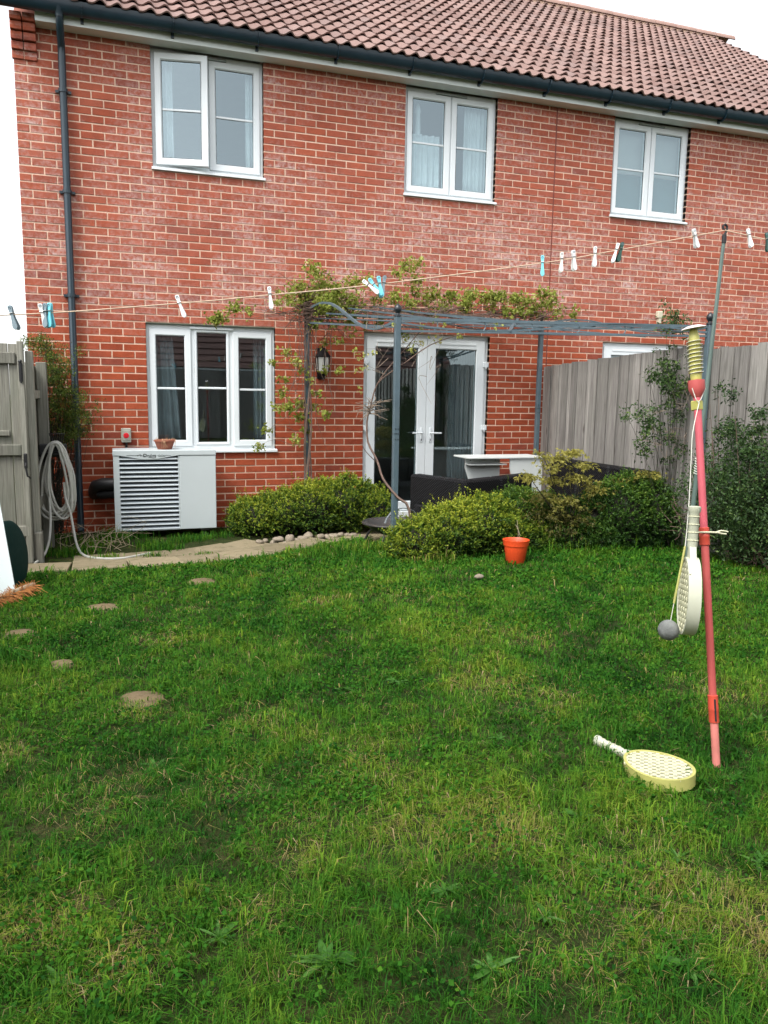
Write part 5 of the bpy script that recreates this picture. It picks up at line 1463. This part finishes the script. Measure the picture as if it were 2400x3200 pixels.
    for i in range(34):
        a = at(803+rd.uniform(-6,6), 885+rd.uniform(-14,10), -2.02); an = rd.uniform(0, 6.28); l = rd.uniform(.09, .19); tw.append(([a, a+Vector((math.cos(an)*l*.5, rd.gauss(0,.04), math.sin(an)*l*.25+.01)), a+Vector((math.cos(an)*l, rd.gauss(0,.06), math.sin(an)*l*.6))], .0042))
    for i in range(22):
        a = at(rd.uniform(780,960), rd.uniform(690,820), -2.15); tw.append(([a, a+Vector((rd.gauss(0,.08), rd.gauss(0,.04), rd.gauss(0,.08))), a+Vector((rd.gauss(0,.14), rd.gauss(0,.05), rd.gauss(0,.14)))], .0028))
    stems_from(B, L, MAT['bark'], 'trunk'); stems_from(B, tw, MAT['bark_pale'], 'twig')['kind'] = 'stuff'
    sp = [(at(px, py, -2.22), .022) for px, py in ((870,722),(880,735),(852,700),(893,752),(912,742),(800,762),(780,772),(790,792),(930,692),(962,702),(780,845),(772,760),(905,705),(945,735),(990,728),(770,800),(1075,700))]
    spots_leaves(sp, rng, .030, 9, .75, 'foliage', B, 'vine_leaf')
vine()

def wispy(label, name, spots, origin, mat, n_each, L, seed, bark, tone, shoots=1.0, yjit=.06, group=None, stemr=.004):
    rng = np.random.default_rng(seed); rd = random.Random(seed); T = thing(name, origin, label, 'shrub', group)
    sp = [(at(px, py, Y), r) for px, py, Y, r in spots]
    spots_leaves(sp, rng, L, n_each, tone, 'foliage', T, mat, False)
    o = Vector(origin); lines = []
    for (p, r) in sp:
        if rd.random() > shoots: continue
        q = o + Vector((rd.gauss(0,.05), rd.gauss(0,.05), .05)); m = q.lerp(p, .55) + Vector((rd.gauss(0,.06), rd.gauss(0,.04), .08)); lines.append(([q, m, p, p+Vector((rd.gauss(0,.05), rd.gauss(0,.03), rd.gauss(.0,.06)))], stemr))
    stems_from(T, lines, MAT[bark]); return T
rd = random.Random(77)
S = []
for px, py, w in [(75,750,2),(100,765,3),(120,770,4),(110,795,5),(125,810,5),(100,740,2),(65,735,2),(90,745,3),(130,830,4),(120,850,4),(145,860,4),(135,880,5),(155,890,5),(120,900,5),(150,910,5),(170,890,3),(185,905,2),(130,930,5),(150,940,4),(165,930,3),(110,920,4),(140,955,3),(120,960,3),(175,865,2),(160,840,2),(150,800,1),(175,760,1),(140,790,3),(105,820,4),(110,870,4),(195,920,1),(205,880,1),(100,890,3)]:
    for k in range(int(w*2.8)): S.append((px+rd.gauss(0,8), py+rd.gauss(0,9), -.42+rd.gauss(0,.10), .034))
wispy('wispy green broom-like shrub in the corner above the hose', 'corner_shrub', S, (.20,-.38,.05), 'broom_leaf', 52, .022, 61, 'bark_dark', .46, .35, stemr=.0025)
S = []
for k in range(390):      # shrub mass in front of the fence at the right
    y = rd.uniform(-4.9, -3.12); t = rd.random(); z = .25 + 1.25*t*(.80 + .16*math.sin(y*7.3) + .10*math.sin(y*17.1+1) if y < -3.35 else .66); x = 5.60 - .20*math.sin(t*3.14)*rd.uniform(.2,1.2) + rd.gauss(0,.05)
    S.append(((x, y, z), .075))
def fence_shrub():
    rng = np.random.default_rng(71); T = thing('evergreen_shrub', (5.5,-3.6,.12), 'dark evergreen shrub with small leaves against the fence at the right edge', 'shrub')
    sp = [(Vector(p), r) for p, r in S]
    # ragged top with lighter shoots
    for k in range(60):
        y = rd.uniform(-4.8, -3.3); sp.append((Vector((5.58+rd.gauss(0,.06), y, 1.10+.42*rd.random()+.14*math.sin(y*7.3))), .035))
    spots_leaves(sp, rng, .030, 74, .48, 'foliage', T, 'shrub_leaf', False)
    core([(5.66,-3.65,.5,.10,.34,.40), (5.66,-4.2,.62,.12,.5,.52)], 'branch_core', T, MAT['bark_dark'], 1.0)
    L = []
    for k in range(30):
        y = rd.uniform(-4.4,-3.3); a = Vector((5.6, -3.8+rd.gauss(0,.25), .1)); L.append(([a, Vector((5.55+rd.gauss(0,.06), y, .55)), Vector((5.55+rd.gauss(0,.08), y+rd.gauss(0,.1), rd.uniform(.8,1.55)))], .006))
    for k in range(24):
        a = Vector((5.45+rd.gauss(0,.05), rd.uniform(-3.5,-2.9), rd.uniform(.25,.6))); L.append(([a, a+Vector((rd.gauss(0,.06), rd.gauss(0,.12), rd.uniform(0,.12))), a+Vector((rd.gauss(-.02,.08), rd.gauss(0,.2), rd.uniform(-.05,.25)))], .004))
    stems_from(T, L, MAT['bark'])
fence_shrub()
S2 = []
for px, py, w in [(1450,660,1),(1445,680,2),(1460,690,2),(1455,705,3),(1470,700,2),(1440,700,2),(1430,760,1),(1440,790,3),(1420,800,3),(1460,800,3),(1430,820,4),(1450,820,4),(1410,815,2),(1480,830,3),(1440,850,3),(1470,850,3),(1400,880,2),(1385,900,2),(1410,910,2),(1395,930,3),(1385,960,2),(1400,980,2),(1440,880,2),(1460,900,2),(1450,940,2),(1480,880,2),(1430,930,2),(1490,770,2),(1370,900,1),(1350,890,1),(1470,960,2),(1445,985,1)]:
    for k in range(w*2): S2.append((px+rd.gauss(0,9), py+rd.gauss(0,9), -2.62+rd.gauss(0,.08), .030))
wispy('sparse honeysuckle-like climber on the fence below the right end of the pergola', 'fence_climber', S2, (5.55,-2.75,.12), 'shrub_leaf', 26, .034, 63, 'bark_dark', .62, .15, stemr=.0025)
def dry_shoots():
    T = thing('dry_twigs', (5.6,-2.7,.6), 'tangle of pale dead twigs on the fence beside the climber', 'twigs'); L = []
    for k in range(20):
        a = at(rd.uniform(1395,1500), rd.uniform(880,985), -2.66); L.append(([a, a+Vector((rd.gauss(0,.06), rd.gauss(0,.04), rd.gauss(0,.08))), a+Vector((rd.gauss(0,.12), rd.gauss(0,.05), rd.gauss(0,.16)))], .0032))
    for k in range(10):
        a = at(rd.uniform(1480,1530), rd.uniform(760,860), -2.8); L.append(([a, a+Vector((rd.gauss(0,.03), rd.gauss(0,.03), -.12)), a+Vector((rd.gauss(0,.05), rd.gauss(0,.03), -.3))], .0022))
    stems_from(T, L, MAT['bark_pale'], 'twig')['kind'] = 'stuff'
    T = thing('dry_twigs', (.5,-.7,.05), 'dead arching stalks on the ground between hose and heat pump', 'twigs'); L = []
    for k in range(34):
        a = Vector((rd.uniform(.25,.85), rd.uniform(-1.35,-.55), .05)); L.append(([a, a+Vector((rd.gauss(.03,.09), rd.gauss(0,.06), rd.uniform(.05,.16))), a+Vector((rd.gauss(.06,.18), rd.gauss(0,.08), rd.uniform(.0,.26)))], .0026))
    stems_from(T, L, MAT['dry_stick'], 'stalk')['kind'] = 'stuff'
dry_shoots()
def strap_plant():
    T = thing('strap_leaf_plant', (5.35,-4.0,.17), 'strap-leaved plant at the right edge below the shrub', 'plant'); b = gat(1648, 1212); T.location = b
    for k in range(8):
        a = -2.6 + .75*k; l = .16 + .03*math.sin(k*2.2); m = MB(); vs = []; n = 7
        for i in range(n+1):
            t = i/n; w = .017*math.sin(math.pi*min(1, .18+.82*t))**.8*(1 if i < n else .05); c = b + Vector((math.cos(a)*l*t, math.sin(a)*l*t, .02 + l*(.95*t - .75*t*t))); s = Vector((-math.sin(a), math.cos(a), 0))
            vs += [c - s*w + Vector((0,0,.004)), c, c + s*w + Vector((0,0,.004))]
        fs = []
        for i in range(n): fs += [(3*i, 3*i+1, 3*i+4, 3*i+3), (3*i+1, 3*i+2, 3*i+5, 3*i+4)]
        m.add(vs, fs); o = m.build('leaf', MAT['weed_leaf'], T); o.data.polygons.foreach_set('use_smooth', [True]*len(o.data.polygons)); at_ = o.data.attributes.new('h', 'FLOAT', 'POINT'); at_.data.foreach_set('value', [1.0]*len(vs))
strap_plant()

# ================================================================ lawn
def in_view(x, y, z, mx=.22, my=.12):
    dx, dy, dz = x-CAM.x, y-CAM.y, z-CAM.z
    d = dx*CF.x + dy*CF.y + dz*CF.z; u = (dx*CR.x + dy*CR.y + dz*CR.z)/np.maximum(d, .1)*F_PX; v = (dx*CU.x + dy*CU.y + dz*CU.z)/np.maximum(d, .1)*F_PX
    return (d > .9) & (np.abs(u) < 1200*(1+mx) + 260) & (v > -1600*(1+my)), d
def gauss_patch(x, y, lst):
    o = np.zeros_like(x)
    for px, py, r, a in lst:
        c = gat(px, py); o = np.maximum(o, a*np.exp(-((x-c.x)**2 + ((y-c.y)*.9)**2)/(r*r)))
    return o
LIME = [(880,1352,.34,.9),(960,1375,.25,.6),(130,1500,.22,.7),(60,1470,.2,.6),(1010,1290,.25,.6),(1050,1700,.22,.75),(980,1760,.2,.7),(1330,1750,.22,.8),(700,1260,.2,.55),(870,1255,.3,.5),(1130,1800,.18,.7),(700,1900,.2,.5),(200,2050,.22,.5),(1640,1480,.3,.5),(1450,1340,.25,.4),(640,1420,.2,.4)]
DRY = [(75,2010,.085,1.0),(270,2070,.08,.9),(130,1985,.07,.8),(560,1990,.06,.55),(890,1800,.14,.5),(640,1855,.07,.7),(1080,1790,.14,.6),(640,1780,.10,.4),(1330,2000,.12,.55),(1640,2000,.14,.7),(500,1700,.10,.5),(860,1285,.2,.45),(1180,1500,.16,.5),(1050,1480,.16,.5),(420,1320,.12,.4),(1560,1960,.15,.5),(300,1540,.10,.6),(780,1650,.18,.4),(250,1700,.15,.35),(30,1620,.12,.5),(1430,1920,.2,.45),(1600,1250,.2,.4),(1150,1380,.2,.35),(350,1380,.15,.4),(1240,2050,.12,.5),(690,1300,.14,.5),(900,1140,.1,.3),(1560,1500,.15,.5),(560,1560,.15,.35),(180,1760,.12,.5)]
DARK = [(400,1700,.32,.8),(520,1480,.3,.6),(1300,1470,.3,.6),(200,1370,.4,.6),(600,1340,.35,.55),(0,1440,.18,1.0),(350,1640,.2,.7),(1450,1600,.22,.7),(1230,1300,.5,.4),(1600,1680,.2,.6),(800,1980,.22,.5),(1500,2130,.2,.5),(100,2150,.2,.6),(1250,1770,.10,.8),(1280,1220,.6,.5)]
def lawn():
    rng = np.random.default_rng(2024); N = 3000000
    x = rng.uniform(-1.1, 5.75, N); y = rng.uniform(-7.95, -1.15, N); z = groundn(x, y)
    ok, d = in_view(x, y, z); x, y, z, d = x[ok], y[ok], z[ok], d[ok]
    dens = np.clip(27000*(2.0/d)**1.45, 4600, 30000) * (1 + .30*wav(x, y, .35, 2) + .35*wav(x, y, .11, 21)) * (1 - .55*gauss_patch(x, y, DRY))
    keep = rng.random(len(x)) < dens/(N/(6.85*6.8)); x, y, z, d = x[keep], y[keep], z[keep], d[keep]
    ey = np.interp(x, [p[0] for p in EDGE], [p[1] for p in EDGE]) + .035*wav(x, x*0, .16, 7)
    keep = (y < ey) | ((x > 2.75) & (y < -1.75 - .25*np.clip((x-2.75)*2, 0, 1))) & (y < ey)
    keep &= ~((x > 3.2) & (y > -2.05)); 
    for sx, sy, r, _ in STONES: keep &= ((x-sx)**2 + (y-sy)**2 > (r*.66*(1+.12*np.sin(7*np.arctan2(y-sy, x-sx))))**2)
    keep &= (x-3.90)**2 + (y+2.94)**2 > .08**2
    ba = BAT_AT; keep &= ((x-ba.x)**2 + (y-ba.y)**2 > .085**2) | (rng.random(len(x)) < .05)
    x, y, z, d = x[keep], y[keep], z[keep], d[keep]
    # gather part of the blades into tufts
    tf = rng.random(len(x)) < .5; q = .065; ox = np.sin(x*91.7+y*37.1)*.0; cx = (np.floor(x/q)+.5)*q + .028*np.sin(np.floor(x/q)*12.9+np.floor(y/q)*78.2); cy = (np.floor(y/q)+.5)*q + .028*np.cos(np.floor(x/q)*39.3+np.floor(y/q)*11.1)
    x = np.where(tf, x*.45+cx*.55, x); y = np.where(tf, y*.45+cy*.55, y); z = groundn(x, y) - .004
    n = len(x)
    lime = gauss_patch(x, y, LIME); dry = gauss_patch(x, y, DRY); dark = gauss_patch(x, y, DARK)
    n1 = wav(x, y, 1.1, 1); n2 = wav(x, y, .33, 4); n3 = wav(x, y, .12, 9)
    edge = np.clip((y + 3.1)/.7, 0, 1)*np.clip((x-2.4)/.3, 0, 1) + .5*np.clip((y + 3.0)/.9, 0, 1)*np.clip((2.9-x)/.5, 0, 1)
    L = .029 + .010*n1 + .010*n2 + .012*n3 + .022*lime + .020*dark + rng.exponential(.010, n) - .010*dry
    L = np.clip(L, .014, .10) * (1 + .9*np.clip(edge, 0, 1)*rng.random(n)*1.6)
    tuftL = gauss_patch(x, y, [(690,1195,.16,1),(720,1200,.14,1),(560,1205,.05,.6),(870,1195,.16,1),(960,1205,.25,1),(1170,1200,.3,1),(1300,1195,.3,1),(1420,1190,.3,1),(1530,1190,.3,.9),(0,1440,.16,1.2),(110,1240,.12,.7),(1330,1600,.06,.6),(1500,1690,.05,.5)])
    L = L*(1 + 1.5*tuftL*rng.random(n))
    W = np.maximum(.0015, d*.00078)*rng.uniform(.7, 1.35, n)
    broad = rng.random(n) < np.clip(.05 + .22*wav(x, y, .22, 19), .01, .3); W = np.where(broad, W*2.4, W); L = np.where(broad, L*1.25, L)
    h = .335 + .13*n1 + .13*n2 + .09*n3 - .20*dark; h = h + (.60 - h)*np.clip(lime*.95, 0, .9) + rng.normal(0, .085, n)
    straw = rng.random(n) < (.035 + .6*dry + .05*np.clip(n2, 0, 1)); h = np.where(straw, rng.uniform(.74, 1.0, n), h + .28*dry); h = np.clip(h, 0, 1); W = np.where(straw, W*.7, W)
    az = rng.uniform(0, 2*np.pi, n); lean = np.clip(rng.beta(2.6, 1.25, n)*1.15 + .25*dry, 0, 1.22); lean = np.where(straw, np.clip(lean+.35, 0, 1.25), lean)
    az = np.where(rng.random(n) < .4, az*.25 + 2.0*n1 + 3.1*n2, az)
    dx, dy = np.cos(az), np.sin(az); sx, sy = -dy, dx
    up1 = L*(.58 - .12*lean); up2 = L*np.maximum(.08, .98 - .72*lean); o1 = L*.20*lean; o2 = L*.85*lean
    def P_(o, up, w): return np.stack([x + dx*o + sx*w, y + dy*o + sy*w, z + up], 1)
    V = np.stack([P_(0*L, 0*L, W*.5), P_(0*L, 0*L, -W*.5), P_(o1, up1, W*.42), P_(o1, up1, -W*.42), P_(o2, up2, 0*W)], 1).reshape(-1, 3)
    i = np.arange(n)[:, None]*5
    F = np.concatenate([i+[0,1,3], i+[0,3,2], i+[2,3,4]], 0)
    o = npmesh('grass', V, F, MAT['grass_blade'], None, {'h': np.repeat(h, 5)}); tag(o, 'green lawn grass with lime and straw patches', kind='stuff')
    # clover and other small round leaves low in the sward
    N = 420000; x = rng.uniform(-.9, 5.6, N); y = rng.uniform(-7.9, -1.9, N); z = groundn(x, y); ok, d = in_view(x, y, z, .15)
    p = np.clip(.5*wav(x, y, .8, 14) + .35*wav(x, y, .25, 15) + .12, 0, 1)*np.clip(2.4/d, .2, 1.0); ok &= rng.random(N) < p; ok &= (y < np.interp(x, [q[0] for q in EDGE], [q[1] for q in EDGE]) - .05)
    for sx_, sy_, r, _ in STONES: ok &= ((x-sx_)**2 + (y-sy_)**2 > (r*.8)**2)
    ok &= (x-BAT_AT.x)**2 + (y-BAT_AT.y)**2 > .1**2; ok &= ~((x > 3.1) & (y > -2.4))
    x, y, z, d = x[ok], y[ok], z[ok], d[ok]; n = len(x)
    D = unit(np.stack([rng.normal(size=n), rng.normal(size=n), rng.normal(.25, .25, n)], 1)); s = rng.uniform(.008, .017, n)*np.maximum(1, d/3.5)
    V, F, H = leaf_arrays(np.stack([x, y, z + rng.uniform(.008, .034, n)], 1), D, s, s*.8, np.clip(.22 + .12*wav(x, y, .9, 1) + rng.normal(0, .1, n) + .15*gauss_patch(x, y, LIME), 0, 1), rng, .12)
    o = npmesh('clover', V, F, MAT['grass_blade'], None, {'h': H}); tag(o, 'small clover and weed leaves in the lawn', kind='stuff')
    print('blades', len(i), 'clover', n)
lawn()
def weeds():
    """taller rough growth along the foot of the wall, hedge and path"""
    rng = np.random.default_rng(88); X = []; LL = []; HH = []
    def clump(px, py, r, n, L, tone, y=None):
        c = gat(px, py); X.append(np.stack([rng.normal(c.x, r, n), rng.normal(c.y, r*.8, n)], 1)); LL.append(rng.uniform(.4, 1.1, n)*L); HH.append(np.clip(rng.normal(tone, .13, n), 0, 1))
    for px, py, r, n, L, t in [(250,1165,.10,260,.16,.35),(200,1180,.12,200,.12,.45),(350,1190,.09,320,.12,.3),(330,1180,.08,200,.12,.35),(180,1195,.10,180,.10,.4),(395,1170,.08,200,.11,.3),(430,1165,.09,160,.10,.3),(470,1160,.09,160,.09,.3),(150,1200,.10,160,.10,.35),(270,1150,.08,200,.14,.2),(300,1160,.08,160,.14,.25),(505,1150,.06,160,.10,.25),(130,1165,.10,160,.12,.2),(100,1200,.06,140,.12,.35),(230,1208,.06,120,.08,.45),(330,1205,.05,100,.08,.35),(440,1200,.05,70,.06,.4),(560,1130,.05,20,.2,.8),(600,1085,.05,16,.16,.85),(930,1215,.10,120,.18,.75),(1200,1190,.25,160,.24,.55),(1010,1185,.12,120,.24,.5),(1075,1195,.05,60,.20,.8),(1350,1185,.25,160,.24,.4),(1460,1180,.2,120,.26,.4),(820,1190,.10,160,.16,.5),(770,1195,.10,160,.14,.5),(1550,1170,.2,160,.24,.35),(1600,1190,.2,160,.2,.35)]: clump(px, py, r, n, L, t)
    P = np.concatenate(X); L = np.concatenate(LL); h = np.concatenate(HH); n = len(P); x, y = P[:, 0], P[:, 1]; y = np.minimum(y, -.04); z = groundn(x, y) - .003
    az = rng.uniform(0, 6.28, n); lean = rng.beta(1.5, 2, n)*1.1; dx, dy = np.cos(az), np.sin(az); W = rng.uniform(.004, .007, n)
    def P_(o, up, w): return np.stack([x + dx*o - dy*w, y + dy*o + dx*w, z + up], 1)
    V = np.stack([P_(0*L, 0*L, W*.5), P_(0*L, 0*L, -W*.5), P_(L*.2*lean, L*.58, W*.45), P_(L*.2*lean, L*.58, -W*.45), P_(L*.8*lean, L*np.maximum(.15, .98-.6*lean), 0*W)], 1).reshape(-1, 3)
    i = np.arange(n)[:, None]*5; F = np.concatenate([i+[0,1,3], i+[0,3,2], i+[2,3,4]], 0)
    o = npmesh('rough_grass', V, F, MAT['grass_blade'], None, {'h': np.repeat(h, 5)}); tag(o, 'rough long grass and weeds along path and hedge foot', kind='stuff')
weeds()
def plantains():
    me = []
    for v in range(3):
        m = MB(); n = 7; vs = []; l = 1.0
        for i in range(n+1):
            t = i/n; w = (.105, .135, .085)[v]*max(.02, math.sin(math.pi*min(1, .10+.90*t))**.9)*(1 if t < .98 else .1); zc = (.34, .45, .25)[v]*t - (.30, .42, .16)[v]*t*t
            vs += [(t*l, -w, zc+.05*w), (t*l, -w*.5, zc-.02), (t*l, 0, zc-.012), (t*l, w*.5, zc-.02), (t*l, w, zc+.05*w)]
        fs = []
        for i in range(n):
            for k in range(4): fs.append((5*i+k, 5*i+k+1, 5*i+k+6, 5*i+k+5))
        m.add(vs, fs); q = m.mesh('leaf'); q.materials.append(MAT['weed_leaf']); q.polygons.foreach_set('use_smooth', [True]*len(q.polygons))
        q.attributes.new('h', 'FLOAT', 'POINT').data.foreach_set('value', [(.45, .3, .65)[v]]*len(vs)); me.append(q)
    spots = [(860,1478,.085,'mid-lawn, straight below the orange pot'), (1252,1768,.09,'lower right, left of the bat on the grass'), (705,2085,.105,'at the bottom, left of centre'), (1490,2095,.10,'at the bottom right'), (1060,2100,.10,'at the bottom, right of centre'), (745,1492,.07,'left of the mid-lawn rosette'), (1640,1560,.08,'near the right edge beside the tennis pole'), (1585,1688,.07,'at the foot of the tennis pole'), (1385,1575,.08,'behind the bat on the grass'), (335,1662,.09,'left part of the lawn below the nearest stepping stone'), (1465,1860,.09,'right, below the bat on the grass'), (1300,1885,.08,'right of centre in the near lawn'), (660,1300,.06,'far lawn left of the lime patch'), (1395,1292,.07,'far lawn below the dark box bush'), (470,2030,.09,'near lawn, left of centre'), (1180,1985,.08,'near lawn, right of centre'), (560,1650,.07,'middle of the left lawn'), (960,1930,.07,'near lawn, in the centre'), (1640,1870,.08,'right edge of the near lawn'), (130,2140,.09,'bottom left corner'), (1560,1330,.06,'far lawn behind the hanging ball'), (1080,1600,.06,'middle of the lawn, right of centre')]
    rd = random.Random(33)
    for px, py, l, where in spots:
        p = gat(px, py); T = thing('plantain_weed', (p.x, p.y, ground(p.x, p.y)), 'broad-leaved plantain rosette, ' + where, 'weed', 'plantain rosettes in the lawn'); k = rd.randint(9, 13); a0 = rd.uniform(0, 6.28)
        for i in range(k):
            o = bpy.data.objects.new('leaf', me[rd.randrange(3)]); link(o, T); s = l*rd.uniform(.35, .75)
            o.matrix_basis = Matrix.Translation((p.x, p.y, ground(p.x, p.y)+.006)) @ Matrix.Rotation(a0 + 6.283*i/k + rd.gauss(0,.2), 4, 'Z') @ Matrix.Rotation(rd.uniform(-.25,.15), 4, 'Y') @ Matrix.Rotation(rd.gauss(0,.25), 4, 'X') @ Matrix.Diagonal((s, s, s*rd.uniform(.7,1.3), 1))
plantains()
